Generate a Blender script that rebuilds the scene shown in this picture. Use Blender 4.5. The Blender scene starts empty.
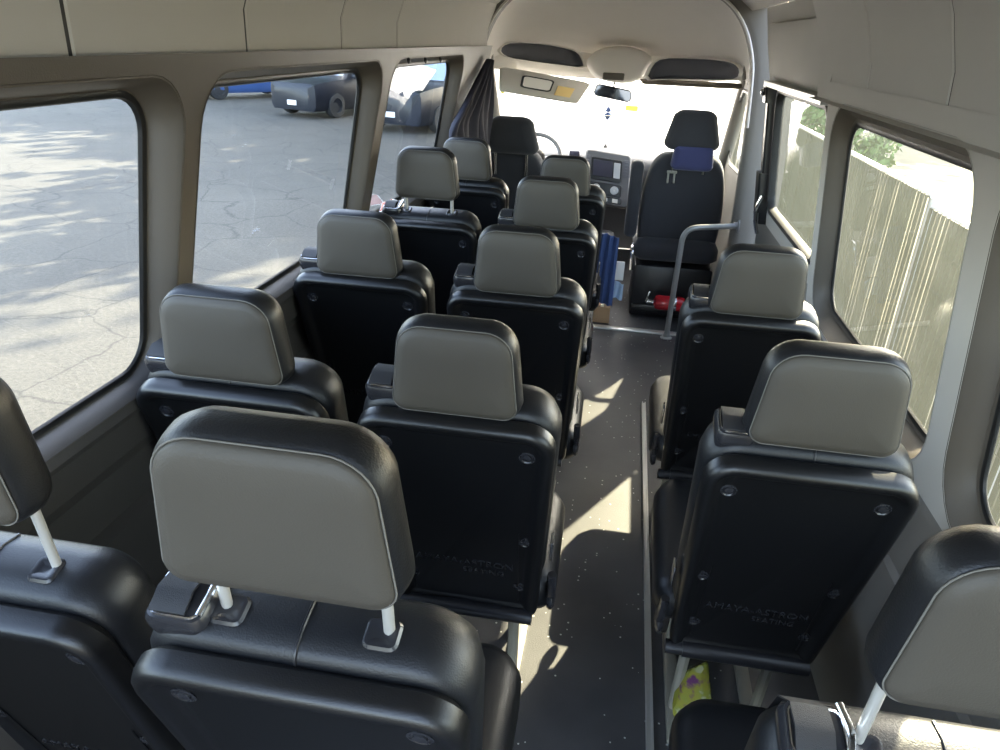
import bpy, bmesh, math, random
from mathutils import Vector, Matrix
random.seed(7)
PI = math.pi
V = Vector
scn = bpy.context.scene
COL = scn.collection

# ------------------------------------------------------------------ camera model (1000 x 750 photograph)
RX = V((0.9846805981116431, 0.10636414527338464, -0.13816941884063613))
RY = V((0.17018200228804445, -0.41365406395561166, 0.8943871653094306))
RZ = V((0.037976384763808775, -0.9041996372335421, -0.4254183943214046))
EYE = V((0, 0, 1.65))
FPX = 720.0

def ray(px, py):
    d = V((px - 500, py - 375, FPX))
    return V((RX.dot(d), RY.dot(d), RZ.dot(d)))

def at(px, py, x=None, y=None, z=None):
    d = ray(px, py)
    if x is not None: t = (x - EYE.x) / d.x
    elif y is not None: t = (y - EYE.y) / d.y
    else: t = (z - EYE.z) / d.z
    return EYE + d * t

# ------------------------------------------------------------------ materials
def new_mat(name):
    m = bpy.data.materials.new(name); m.use_nodes = True
    nt = m.node_tree
    return m, nt, nt.nodes['Principled BSDF']

def mat(name, col, rough=0.5, metal=0.0, bump=0.0, scale=200.0, var=0.0, vscale=6.0, spec=0.5, sheen=0.0, coat=0.0):
    m, nt, b = new_mat(name)
    N = nt.nodes; L = nt.links
    b.inputs['Base Color'].default_value = (*col, 1)
    b.inputs['Roughness'].default_value = rough
    b.inputs['Metallic'].default_value = metal
    b.inputs['Specular IOR Level'].default_value = spec
    b.inputs['Sheen Weight'].default_value = sheen
    b.inputs['Coat Weight'].default_value = coat
    tc = N.new('ShaderNodeTexCoord')
    nz = N.new('ShaderNodeTexNoise'); nz.inputs['Scale'].default_value = vscale; nz.inputs['Detail'].default_value = 4
    L.new(tc.outputs['Object'], nz.inputs['Vector'])
    if var > 0:
        mx = N.new('ShaderNodeMix'); mx.data_type = 'RGBA'
        mx.inputs[6].default_value = (*[max(0, c * (1 - var)) for c in col], 1)
        mx.inputs[7].default_value = (*[min(1, c * (1 + var)) for c in col], 1)
        L.new(nz.outputs['Fac'], mx.inputs[0]); L.new(mx.outputs[2], b.inputs['Base Color'])
    if bump > 0:
        n2 = N.new('ShaderNodeTexNoise'); n2.inputs['Scale'].default_value = scale; n2.inputs['Detail'].default_value = 3
        L.new(tc.outputs['Object'], n2.inputs['Vector'])
        bp = N.new('ShaderNodeBump'); bp.inputs['Strength'].default_value = bump; bp.inputs['Distance'].default_value = 0.002
        L.new(n2.outputs['Fac'], bp.inputs['Height']); L.new(bp.outputs['Normal'], b.inputs['Normal'])
    return m

M = {}
M['leather'] = mat('black_leather', (0.009, 0.0095, 0.011), 0.40, spec=0.42, bump=0.25, scale=420, var=0.15)
M['vinyl'] = mat('grey_vinyl', (0.064, 0.056, 0.0445), 0.55, spec=0.4, bump=0.2, scale=500, var=0.05)
M['stitch'] = mat('pale_stitching', (0.14, 0.132, 0.115), 0.7)
M['post'] = mat('pale_steel', (0.62, 0.60, 0.55), 0.32, 0.55)
M['chrome'] = mat('chrome', (0.75, 0.76, 0.78), 0.16, 1.0)
M['black'] = mat('black_plastic', (0.012, 0.012, 0.014), 0.32, bump=0.1, scale=600)
M['satin'] = mat('satin_black', (0.020, 0.020, 0.023), 0.25)
M['webbing'] = mat('belt_webbing', (0.018, 0.018, 0.02), 0.6, bump=0.4, scale=900)
M['leg'] = mat('painted_steel', (0.25, 0.24, 0.20), 0.45, 0.2)
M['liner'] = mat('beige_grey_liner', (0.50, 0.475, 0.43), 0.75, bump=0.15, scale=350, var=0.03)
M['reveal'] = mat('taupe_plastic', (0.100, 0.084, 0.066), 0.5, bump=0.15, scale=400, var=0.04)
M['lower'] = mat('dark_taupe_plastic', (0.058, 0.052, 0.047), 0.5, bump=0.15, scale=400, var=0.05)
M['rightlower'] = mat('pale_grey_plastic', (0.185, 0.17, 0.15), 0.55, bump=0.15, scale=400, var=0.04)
M['head'] = mat('pale_headliner', (0.78, 0.74, 0.69), 0.85, bump=0.25, scale=300, var=0.03)
M['rubber'] = mat('black_rubber', (0.012, 0.012, 0.012), 0.45)
M['cubby'] = mat('dark_grey_tray', (0.13, 0.13, 0.15), 0.7, bump=0.2, scale=300)
M['dash'] = mat('grey_dash_plastic', (0.13, 0.13, 0.14), 0.5, bump=0.2, scale=400)
M['screen'] = mat('dark_glass_screen', (0.05, 0.05, 0.075), 0.12)
M['silver'] = mat('silver_plastic', (0.5, 0.5, 0.52), 0.3, 0.6)
M['fabric'] = mat('charcoal_fabric', (0.03, 0.031, 0.038), 0.85, bump=0.4, scale=600, var=0.1, sheen=0.2)
M['navy'] = mat('navy_cloth', (0.035, 0.04, 0.12), 0.85, bump=0.4, scale=500, sheen=0.3)
M['curtain'] = mat('navy_curtain_cloth', (0.02, 0.02, 0.034), 0.85, bump=0.4, scale=300, var=0.25)
M['tube'] = mat('grey_painted_tube', (0.36, 0.36, 0.36), 0.35, 0.4)
M['alu'] = mat('aluminium_rail', (0.72, 0.72, 0.70), 0.35, 0.75)
M['red'] = mat('red_enamel', (0.50, 0.015, 0.025), 0.25, coat=0.4)
M['card'] = mat('brown_cardboard', (0.42, 0.27, 0.15), 0.85, var=0.08)
M['paper'] = mat('white_paper', (0.78, 0.76, 0.72), 0.8)
M['yellowlab'] = mat('yellow_label', (0.75, 0.55, 0.22), 0.7)
M['yellowgreen'] = mat('yellow_sticker', (0.85, 0.9, 0.08), 0.6)
M['bluecloth'] = mat('blue_cloth', (0.05, 0.09, 0.23), 0.85, bump=0.4, scale=300)
M['lightblue'] = mat('pale_blue_cloth', (0.35, 0.47, 0.62), 0.85)
M['mirrorglass'] = mat('mirror_glass', (0.55, 0.6, 0.68), 0.04, 1.0)
M['bark'] = mat('bark', (0.16, 0.12, 0.09), 0.9, bump=0.8, scale=30, var=0.3)
M['leaf'] = mat('leaf', (0.10, 0.17, 0.04), 0.7, var=0.4, vscale=2)
M['tyre'] = mat('tyre', (0.02, 0.02, 0.02), 0.8)
M['carblack'] = mat('black_car_paint', (0.012, 0.014, 0.02), 0.35, spec=0.3, coat=0.15)
M['carblue'] = mat('blue_car_paint', (0.05, 0.10, 0.26), 0.3, coat=0.3)
M['carwhite'] = mat('white_car_paint', (0.8, 0.8, 0.8), 0.25, coat=0.6)
M['carglass'] = mat('car_window_glass', (0.30, 0.36, 0.42), 0.05, 0.2)
M['lamp'] = mat('headlamp_glass', (0.9, 0.9, 0.9), 0.1, 0.3)
M['cream'] = mat('cream_panel', (0.75, 0.68, 0.45), 0.6)
M['orange'] = mat('orange_panel', (0.65, 0.20, 0.05), 0.6)
M['grey'] = mat('galvanised_grey', (0.42, 0.42, 0.42), 0.5, 0.3)

def shell_mat():
    m, nt, b = new_mat('scuffed_black_shell'); N = nt.nodes; L = nt.links
    tc = N.new('ShaderNodeTexCoord')
    mp = N.new('ShaderNodeMapping'); mp.inputs['Scale'].default_value = (5, 5, 42); mp.inputs['Rotation'].default_value = (0, 0.35, 0)
    L.new(tc.outputs['Object'], mp.inputs['Vector'])
    nz = N.new('ShaderNodeTexNoise'); nz.inputs['Scale'].default_value = 3; nz.inputs['Detail'].default_value = 6
    L.new(mp.outputs['Vector'], nz.inputs['Vector'])
    cr = N.new('ShaderNodeValToRGB')
    cr.color_ramp.elements[0].position = 0.66; cr.color_ramp.elements[0].color = (0.0055, 0.0055, 0.006, 1)
    cr.color_ramp.elements[1].position = 0.80; cr.color_ramp.elements[1].color = (0.022, 0.022, 0.022, 1)
    L.new(nz.outputs['Fac'], cr.inputs['Fac']); L.new(cr.outputs['Color'], b.inputs['Base Color'])
    b.inputs['Roughness'].default_value = 0.34; b.inputs['Specular IOR Level'].default_value = 0.5
    n2 = N.new('ShaderNodeTexNoise'); n2.inputs['Scale'].default_value = 500
    L.new(tc.outputs['Object'], n2.inputs['Vector'])
    bp = N.new('ShaderNodeBump'); bp.inputs['Strength'].default_value = 0.15; bp.inputs['Distance'].default_value = 0.002
    L.new(n2.outputs['Fac'], bp.inputs['Height']); L.new(bp.outputs['Normal'], b.inputs['Normal'])
    return m
M['shell'] = shell_mat()

def floor_mat():
    m, nt, b = new_mat('flecked_vinyl_floor'); N = nt.nodes; L = nt.links
    tc = N.new('ShaderNodeTexCoord')
    vo = N.new('ShaderNodeTexVoronoi'); vo.inputs['Scale'].default_value = 55
    L.new(tc.outputs['Object'], vo.inputs['Vector'])
    cr = N.new('ShaderNodeValToRGB'); cr.color_ramp.interpolation = 'CONSTANT'
    cr.color_ramp.elements[0].color = (1, 1, 1, 1); cr.color_ramp.elements[1].position = 0.17; cr.color_ramp.elements[1].color = (0, 0, 0, 1)
    L.new(vo.outputs['Distance'], cr.inputs['Fac'])
    sp = N.new('ShaderNodeSeparateColor'); L.new(vo.outputs['Color'], sp.inputs[0])
    gt = N.new('ShaderNodeMath'); gt.operation = 'GREATER_THAN'; gt.inputs[1].default_value = 0.86
    L.new(sp.outputs[0], gt.inputs[0])
    mu = N.new('ShaderNodeMath'); mu.operation = 'MULTIPLY'; L.new(cr.outputs['Color'], mu.inputs[0]); L.new(gt.outputs[0], mu.inputs[1])
    nz = N.new('ShaderNodeTexNoise'); nz.inputs['Scale'].default_value = 3; nz.inputs['Detail'].default_value = 8
    L.new(tc.outputs['Object'], nz.inputs['Vector'])
    c2 = N.new('ShaderNodeValToRGB')
    c2.color_ramp.elements[0].position = 0.3; c2.color_ramp.elements[0].color = (0.040, 0.040, 0.044, 1)
    c2.color_ramp.elements[1].position = 0.75; c2.color_ramp.elements[1].color = (0.080, 0.080, 0.083, 1)
    L.new(nz.outputs['Fac'], c2.inputs['Fac'])
    mx = N.new('ShaderNodeMix'); mx.data_type = 'RGBA'
    L.new(mu.outputs[0], mx.inputs[0]); L.new(c2.outputs['Color'], mx.inputs[6]); mx.inputs[7].default_value = (0.65, 0.65, 0.62, 1)
    L.new(mx.outputs[2], b.inputs['Base Color'])
    b.inputs['Roughness'].default_value = 0.42
    n3 = N.new('ShaderNodeTexNoise'); n3.inputs['Scale'].default_value = 260
    L.new(tc.outputs['Object'], n3.inputs['Vector'])
    bp = N.new('ShaderNodeBump'); bp.inputs['Strength'].default_value = 0.3; bp.inputs['Distance'].default_value = 0.002
    L.new(n3.outputs['Fac'], bp.inputs['Height']); L.new(bp.outputs['Normal'], b.inputs['Normal'])
    return m
M['floor'] = floor_mat()

def asphalt_mat():
    m, nt, b = new_mat('worn_cracked_asphalt'); N = nt.nodes; L = nt.links
    tc = N.new('ShaderNodeTexCoord')
    nz0 = N.new('ShaderNodeTexNoise'); nz0.inputs['Scale'].default_value = 1.2; nz0.inputs['Detail'].default_value = 5
    L.new(tc.outputs['Object'], nz0.inputs['Vector'])
    mixv = N.new('ShaderNodeMix'); mixv.data_type = 'RGBA'; mixv.inputs[0].default_value = 0.35
    L.new(tc.outputs['Object'], mixv.inputs[6]); L.new(nz0.outputs['Color'], mixv.inputs[7])
    vo = N.new('ShaderNodeTexVoronoi'); vo.feature = 'DISTANCE_TO_EDGE'; vo.inputs['Scale'].default_value = 1.3
    L.new(mixv.outputs[2], vo.inputs['Vector'])
    cr = N.new('ShaderNodeValToRGB')
    cr.color_ramp.elements[0].color = (0.25, 0.25, 0.25, 1); cr.color_ramp.elements[1].position = 0.016; cr.color_ramp.elements[1].color = (1, 1, 1, 1)
    L.new(vo.outputs['Distance'], cr.inputs['Fac'])
    n2 = N.new('ShaderNodeTexNoise'); n2.inputs['Scale'].default_value = 0.35; n2.inputs['Detail'].default_value = 8; n2.inputs['Roughness'].default_value = 0.65
    L.new(tc.outputs['Object'], n2.inputs['Vector'])
    c2 = N.new('ShaderNodeValToRGB')
    c2.color_ramp.elements[0].position = 0.3; c2.color_ramp.elements[0].color = (0.048, 0.0445, 0.035, 1)
    c2.color_ramp.elements[1].position = 0.7; c2.color_ramp.elements[1].color = (0.083, 0.077, 0.060, 1)
    L.new(n2.outputs['Fac'], c2.inputs['Fac'])
    n3 = N.new('ShaderNodeTexNoise'); n3.inputs['Scale'].default_value = 28; n3.inputs['Detail'].default_value = 6; n3.inputs['Roughness'].default_value = 0.8
    L.new(tc.outputs['Object'], n3.inputs['Vector'])
    c3 = N.new('ShaderNodeValToRGB')
    c3.color_ramp.elements[0].position = 0.35; c3.color_ramp.elements[0].color = (0.62, 0.62, 0.62, 1)
    c3.color_ramp.elements[1].position = 0.65; c3.color_ramp.elements[1].color = (1.15, 1.15, 1.15, 1)
    L.new(n3.outputs['Fac'], c3.inputs['Fac'])
    m1 = N.new('ShaderNodeMix'); m1.data_type = 'RGBA'; m1.blend_type = 'MULTIPLY'; m1.inputs[0].default_value = 1
    L.new(c2.outputs['Color'], m1.inputs[6]); L.new(c3.outputs['Color'], m1.inputs[7])
    m2 = N.new('ShaderNodeMix'); m2.data_type = 'RGBA'; m2.blend_type = 'MULTIPLY'; m2.inputs[0].default_value = 0.75
    L.new(m1.outputs[2], m2.inputs[6]); L.new(cr.outputs['Color'], m2.inputs[7])
    L.new(m2.outputs[2], b.inputs['Base Color'])
    b.inputs['Roughness'].default_value = 0.85
    bp = N.new('ShaderNodeBump'); bp.inputs['Strength'].default_value = 0.6; bp.inputs['Distance'].default_value = 0.02
    L.new(n3.outputs['Fac'], bp.inputs['Height']); L.new(bp.outputs['Normal'], b.inputs['Normal'])
    return m
M['asphalt'] = asphalt_mat()

def dirt_mat():
    m = mat('dry_sandy_ground', (0.13, 0.11, 0.068), 0.95, bump=0.8, scale=12, var=0.3, vscale=0.8)
    return m
M['dirt'] = dirt_mat()

def glass_mat(name, tint, haze=0.0, hazecol=(1, 1, 1), refl=1.0):
    m = bpy.data.materials.new(name); m.use_nodes = True; nt = m.node_tree; N = nt.nodes; L = nt.links
    for n in list(N): N.remove(n)
    out = N.new('ShaderNodeOutputMaterial')
    tr = N.new('ShaderNodeBsdfTransparent'); tr.inputs[0].default_value = (*tint, 1)
    gl = N.new('ShaderNodeBsdfGlossy'); gl.inputs['Roughness'].default_value = 0.02
    fr = N.new('ShaderNodeFresnel'); fr.inputs[0].default_value = 1.35
    mu = N.new('ShaderNodeMath'); mu.operation = 'MULTIPLY'; mu.inputs[1].default_value = refl
    ge = N.new('ShaderNodeNewGeometry'); sb = N.new('ShaderNodeMath'); sb.operation = 'SUBTRACT'; sb.inputs[0].default_value = 1.0
    L.new(ge.outputs['Backfacing'], sb.inputs[1]); m0 = N.new('ShaderNodeMath'); m0.operation = 'MULTIPLY'
    L.new(fr.outputs[0], m0.inputs[0]); L.new(sb.outputs[0], m0.inputs[1]); L.new(m0.outputs[0], mu.inputs[0])
    mx = N.new('ShaderNodeMixShader'); L.new(mu.outputs[0], mx.inputs[0]); L.new(tr.outputs[0], mx.inputs[1]); L.new(gl.outputs[0], mx.inputs[2])
    last = mx
    if haze > 0:                     # dust film on the pane that scatters daylight
        tl = N.new('ShaderNodeBsdfTranslucent'); tl.inputs[0].default_value = (*hazecol, 1)
        tc = N.new('ShaderNodeTexCoord')
        nz = N.new('ShaderNodeTexNoise'); nz.inputs['Scale'].default_value = 4; nz.inputs['Detail'].default_value = 8; nz.inputs['Roughness'].default_value = 0.7
        L.new(tc.outputs['Object'], nz.inputs['Vector'])
        mr = N.new('ShaderNodeMapRange'); mr.inputs[1].default_value = 0.3; mr.inputs[2].default_value = 0.7
        mr.inputs[3].default_value = haze * 0.75; mr.inputs[4].default_value = haze * 1.25
        L.new(nz.outputs['Fac'], mr.inputs[0])
        m2 = N.new('ShaderNodeMixShader'); L.new(mr.outputs[0], m2.inputs[0]); L.new(mx.outputs[0], m2.inputs[1]); L.new(tl.outputs[0], m2.inputs[2])
        last = m2
    L.new(last.outputs[0], out.inputs[0])
    return m
M['glassL'] = glass_mat('side_window_glass', (0.95, 0.97, 0.98), 0.0)
M['glassR'] = glass_mat('dusty_side_window_glass', (0.96, 0.97, 0.92), 0.014, (1, 1, 0.9))
M['windshield'] = glass_mat('dusty_glare_windscreen_glass', (0.97, 0.98, 0.98), 0.42, (1, 0.99, 0.96), 0.5)  # strong haze: dust film plus overexposed daylight glare put into the glass

def fence_mat():
    m, nt, b = new_mat('pale_green_privacy_slat'); N = nt.nodes; L = nt.links
    b.inputs['Base Color'].default_value = (0.10, 0.105, 0.055, 1); b.inputs['Roughness'].default_value = 0.6
    tl = N.new('ShaderNodeBsdfTranslucent'); tl.inputs[0].default_value = (0.11, 0.12, 0.052, 1)
    mx = N.new('ShaderNodeMixShader'); mx.inputs[0].default_value = 0.45
    out = N['Material Output']
    L.new(b.outputs[0], mx.inputs[1]); L.new(tl.outputs[0], mx.inputs[2]); L.new(mx.outputs[0], out.inputs[0])
    return m
M['slat'] = fence_mat()

# ------------------------------------------------------------------ mesh helpers
class MB:
    def __init__(self): self.bm = bmesh.new()
    def loft(self, rings, cap0=True, cap1=True, closed=True):
        bm = self.bm; vr = [[bm.verts.new(p) for p in r] for r in rings]; n = len(vr[0])
        for a, b in zip(vr[:-1], vr[1:]):
            for i in range(n if closed else n - 1):
                j = (i + 1) % n
                try: bm.faces.new((a[i], a[j], b[j], b[i]))
                except ValueError: pass
        if closed and cap0: bm.faces.new(list(reversed(vr[0])))
        if closed and cap1: bm.faces.new(vr[-1])
        return self
    def box(self, c, s, rot=None, bev=0.0):
        r = bmesh.ops.create_cube(self.bm, size=1.0)
        vs = r['verts']
        for v in vs: v.co = V((v.co.x * s[0], v.co.y * s[1], v.co.z * s[2]))
        if bev > 0:
            es = list({e for v in vs for e in v.link_edges})
            rb = bmesh.ops.bevel(self.bm, geom=es, offset=bev, segments=2, affect='EDGES', profile=0.5)
            vs = list({v for v in rb['verts']} | {v for v in vs if v.is_valid})
            seen = set(); st = list(vs)
            while st:
                v = st.pop()
                if v in seen: continue
                seen.add(v)
                for e in v.link_edges: st.append(e.other_vert(v))
            vs = list(seen)
        mtx = Matrix.Translation(V(c)) @ (rot.to_4x4() if rot else Matrix.Identity(4))
        for v in vs: v.co = mtx @ v.co
        return self
    def tube(self, path, r, n=10, closed=False, flat=1.0):
        path = [V(p) for p in path]; rings = []; m = len(path)
        up = None
        for i, p in enumerate(path):
            if closed: t = path[(i + 1) % m] - path[i - 1]
            else: t = path[min(i + 1, m - 1)] - path[max(i - 1, 0)]
            t.normalize()
            if up is None:
                up = V((0, 0, 1)) if abs(t.z) < 0.9 else V((0, 1, 0))
            a = t.cross(up).normalized(); u = a.cross(t).normalized(); up = u
            rr = r[i] if isinstance(r, (list, tuple)) else r
            rings.append([p + (a * math.cos(2 * PI * k / n) + u * (flat * math.sin(2 * PI * k / n))) * rr for k in range(n)])
        if closed: rings.append(rings[0]); return self.loft(rings, False, False)
        return self.loft(rings)
    def lathe(self, prof, o=(0, 0, 0), axis=(0, 0, 1), n=20):
        ax = V(axis).normalized(); h = V((1, 0, 0)) if abs(ax.x) < 0.9 else V((0, 1, 0))
        a = ax.cross(h).normalized(); b = ax.cross(a); o = V(o)
        rings = [[o + ax * z + (a * math.cos(2 * PI * k / n) + b * math.sin(2 * PI * k / n)) * max(r, 1e-4) for k in range(n)] for r, z in prof]
        return self.loft(rings)
    def xf(self, m):
        bmesh.ops.transform(self.bm, matrix=m, verts=self.bm.verts); return self
    def build(self, name, m, parent=None, smooth=True, ang=38):
        me = bpy.data.meshes.new(name); 
        bmesh.ops.remove_doubles(self.bm, verts=self.bm.verts, dist=1e-5)
        bmesh.ops.recalc_face_normals(self.bm, faces=self.bm.faces)
        self.bm.to_mesh(me); self.bm.free()
        for mm in (m if isinstance(m, (list, tuple)) else [m]): me.materials.append(mm)
        if smooth:
            for p in me.polygons: p.use_smooth = True
            me.set_sharp_from_angle(angle=math.radians(ang))
        o = bpy.data.objects.new(name, me); COL.objects.link(o)
        if parent: o.parent = parent
        return o

def rr(wb, wt, h, rb, rt, n=6, inset=0.0, cx=0.0, v0=0.0):
    """rounded outline (u,v): bottom width wb, top width wt, height h, from v0 up"""
    wb -= 2 * inset; wt -= 2 * inset; lo = v0 + inset; hi = v0 + h - inset
    rb = max(rb - inset, 0.002); rt = max(rt - inset, 0.002)
    pts = []
    for (x, y, r, a0) in ((wb / 2 - rb, lo + rb, rb, -90), (wt / 2 - rt, hi - rt, rt, 0), (-wt / 2 + rt, hi - rt, rt, 90), (-wb / 2 + rb, lo + rb, rb, 180)):
        for k in range(n + 1):
            a = math.radians(a0 + 90 * k / n)
            pts.append((cx + x + r * math.cos(a), y + r * math.sin(a)))
    return pts

def fillet(pts, r, n=6):
    pts = [V(p) for p in pts]; out = [pts[0]]
    for a, b, c in zip(pts[:-2], pts[1:-1], pts[2:]):
        d1 = (a - b).normalized(); d2 = (c - b).normalized()
        p1 = b + d1 * r; p2 = b + d2 * r
        for k in range(n + 1):
            t = k / n
            out.append(p1 * (1 - t) ** 2 + b * (2 * t * (1 - t)) + p2 * t * t)
    out.append(pts[-1]); return out

def tag(o, label=None, cat=None, group=None, kind=None):
    if label: o['label'] = label
    if cat: o['category'] = cat
    if group: o['group'] = group
    if kind: o['kind'] = kind
    return o
def empty(name, loc=(0, 0, 0)):
    o = bpy.data.objects.new(name, None); COL.objects.link(o); o.location = loc; o.empty_display_size = 0.1; return o
def struct(o, label, cat='structure'):
    return tag(o, label, cat, kind='structure')
CH = {}
def copy_tree(o, parent=None):
    c = o.copy(); COL.objects.link(c)
    if parent: c.parent = parent
    for ch in [x for x in bpy.data.objects if x.parent == o and x is not c]: copy_tree(ch, c)
    return c

# ================================================================== PASSENGER SEATS
LEAN = math.atan(0.195 / 0.62)
def back_frame(u, v, n):
    """seat-back frame: u right, v up along the back, n towards the rear -> local coords (rear lip of shell at y=0,z=.985)"""
    y0, z0 = 0.20, 0.345
    return V((u, y0 - v * math.sin(LEAN) - n * math.cos(LEAN), z0 + v * math.cos(LEAN) - n * math.sin(LEAN)))
SH = 0.665
def bf_ring(wb, wt, h, rb, rt, inset, n, v0=0.0, seg=6, cx=0.0):
    return [back_frame(u, v, n) for u, v in rr(wb, wt, h, rb, rt, seg, inset, cx, v0)]

def make_seat():
    root = empty('passenger_seat')
    # --- hard rear shell with raised rim and recessed panel
    mb = MB(); a = (0.352, 0.40, SH, 0.03, 0.06)
    mb.loft([bf_ring(*a, 0.010, -0.040), bf_ring(*a, 0.0, -0.030), bf_ring(*a, 0.0, -0.012), bf_ring(*a, 0.003, -0.002), bf_ring(*a, 0.010, 0.004),
             bf_ring(*a, 0.018, 0.0045), bf_ring(*a, 0.026, 0.001), bf_ring(*a, 0.033, -0.008), bf_ring(*a, 0.042, -0.012)])
    # vertical ribs on the lower half
    for sx in (-1, 1):
        rings = []
        for v in (0.05, 0.06, 0.33, 0.34):
            hh = -0.0125 if v in (0.05, 0.34) else -0.0095
            rings.append([back_frame(sx * 0.128 + du, v, hh + dn) for du, dn in ((-0.0015, -0.002), (0.0015, -0.002), (0.0015, 0), (-0.0015, 0))])
        mb.loft(rings)
    shell = mb.build('back_shell', M['shell'], root)
    nrm = (back_frame(0, 0, 1) - back_frame(0, 0, 0)).normalized()
    for (u, v) in ((-0.145, 0.585), (0.145, 0.585), (-0.145, 0.30), (0.145, 0.30), (-0.132, 0.115), (0.132, 0.115)):
        o = back_frame(u, v, -0.0125)
        b = MB().lathe([(0.016, 0.0), (0.0165, 0.0022), (0.014, 0.003), (0.012, 0.0012), (0.0095, 0.0012), (0.009, 0.004), (0.006, 0.0052), (0.0, 0.0054)], o, nrm, 18)
        b.build('bolt', M['satin'], shell)
    # embossed maker lettering low on the panel
    for txt, size, uu, vv in (('AMAYA-ASTRON', 0.031, 0.0, 0.182), ('SEATING', 0.025, 0.045, 0.152)):
        cu = bpy.data.curves.new('t', 'FONT'); cu.body = txt; cu.size = size; cu.extrude = 0.0012; cu.align_x = 'CENTER'
        to = bpy.data.objects.new('t', cu); COL.objects.link(to)
        dg = bpy.context.evaluated_depsgraph_get(); dg.update()
        me = bpy.data.meshes.new_from_object(to.evaluated_get(dg)); bpy.data.objects.remove(to); 
        for vtx in me.vertices: vtx.co = back_frame(uu + vtx.co.x, vv + vtx.co.y, -0.0112 + vtx.co.z)
        me.materials.clear(); me.materials.append(M['satin'])
        lo = bpy.data.objects.new('embossed_lettering', me); COL.objects.link(lo); lo.parent = shell
    # bottom tube of the back
    mb = MB(); p0 = back_frame(-0.185, 0.012, 0.004); p1 = back_frame(0.165, 0.012, 0.004)
    mb.tube([p0, p0.lerp(p1, 0.12)], 0.017, 14); mb.tube([p0.lerp(p1, 0.12), p1], 0.0205, 14)
    mb.build('hinge_tube', M['black'], root)
    # --- leather back cushion
    mb = MB(); a = (0.365, 0.405, SH + 0.012 - 0.09, 0.05, 0.075)
    prof = [(0.07, -0.155), (0.035, -0.150), (0.012, -0.135), (0.0, -0.108), (-0.002, -0.075), (0.002, -0.052), (0.010, -0.042), (0.02, -0.038)]
    mb.loft([bf_ring(*a, i, n, 0.09, 8) for i, n in prof])
    cush = mb.build('back_cushion', M['leather'], root, ang=60)
    sb = MB(); sb.tube([back_frame(0.0, SH + 0.012 - i, n) + V((0, 0, 0.0008)) for i, n in prof[2:]], 0.0022, 6)
    sb.build('seam', M['black'], cush)
    # --- seat cushion
    mb = MB(); rings = []
    for i, z in ((0.05, 0.355), (0.015, 0.36), (0.0, 0.385), (0.0, 0.43), (0.012, 0.455), (0.04, 0.468), (0.09, 0.472)):
        rings.append([V((u, 0.235 + v, z - 0.03 + 0.02 * (v / 0.5))) for u, v in rr(0.43, 0.42, 0.42, 0.05, 0.09, 7, i)])
    mb.loft(rings); sc = mb.build('seat_cushion', M['leather'], root, ang=60)
    sb = MB(); sb.tube([V((u, 0.235 + v, 0.432 + 0.02 * v / 0.5)) for u, v in rr(0.43, 0.42, 0.42, 0.05, 0.09, 7, 0.032)], 0.002, 6, closed=True)
    sb.build('seam', M['black'], sc)
    # --- under-frame
    mb = MB()
    for x in (-0.11, 0.11): mb.tube([(x, 0.26, 0.32), (x, 0.58, 0.33)], 0.016, 8)
    for y in (0.28, 0.54): mb.tube([(-0.15, y, 0.318), (0.15, y, 0.318)], 0.014, 8)
    mb.build('seat_frame', M['leg'], root)
    for x in (-0.11, 0.11):
        mb = MB()
        mb.tube(fillet([(x, 0.32, 0.02), (x, 0.28, 0.32)], 0.02), 0.015, 8)
        mb.tube([(x, 0.56, 0.02), (x, 0.47, 0.34)], 0.015, 8)
        mb.box((x, 0.40, 0.012), (0.04, 0.38, 0.020), None, 0.004)
        mb.build('leg', M['leg'], root)
    # --- recliner on the aisle side
    mb = MB()
    mb.lathe([(0.03, 0), (0.034, 0.006), (0.034, 0.012), (0.024, 0.018), (0, 0.02)], back_frame(0.198, 0.05, -0.04), (1, 0, 0), 18)
    p = [back_frame(0.206, 0.06, -0.03), back_frame(0.208, 0.11, -0.02), back_frame(0.206, 0.16, -0.03)]
    mb.tube(p, 0.011, 8); mb.build('recliner_lever', M['satin'], root)
    mb = MB(); mb.box(back_frame(0.2, 0.24, -0.05), (0.006, 0.03, 0.07), Matrix.Rotation(LEAN, 3, 'X'), 0.002); mb.build('hinge_plate', M['chrome'], root)
    # --- shoulder-belt guide on the left shoulder of the back
    g = MB(); top = SH + 0.012
    rings = []
    for i, dv in ((0.004, -0.03), (0.0, -0.01), (0.0, 0.006), (0.005, 0.014), (0.014, 0.017)):
        rings.append([back_frame(-0.148 + u, top + dv, -0.125 + v) for u, v in rr(0.078, 0.078, 0.078, 0.014, 0.018, 5, i)])
    g.loft(rings); gd = g.build('belt_guide', M['satin'], root)
    c = MB(); path = [back_frame(-0.148 + u, top + 0.0165, -0.125 + v) for u, v in rr(0.062, 0.062, 0.060, 0.012, 0.014, 5, 0, 0, 0.009)]
    c.tube(path, 0.0018, 6, closed=True); c.build('guide_rim', M['chrome'], gd)
    w = MB(); rings = []
    for (v, n, dz) in ((top - 0.14, -0.158, 0), (top - 0.03, -0.145, 0), (top + 0.014, -0.118, 0), (top + 0.025, -0.085, 0), (top + 0.017, -0.058, 0)):
        rings.append([back_frame(-0.154 + du, v + dv, n) for du, dv in ((-0.022, 0), (0.022, 0), (0.022, 0.004), (-0.022, 0.004))])
    w.loft(rings); w.build('belt_webbing', M['webbing'], gd)
    t = MB(); t.tube(fillet([back_frame(-0.116, top + 0.020, -0.06), back_frame(-0.112, top + 0.026, -0.09), back_frame(-0.118, top + 0.018, -0.125)], 0.01), 0.0045, 8, flat=0.5)
    t.build('belt_tongue', M['chrome'], gd)
    # --- headrest
    tilt = math.radians(4)
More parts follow.
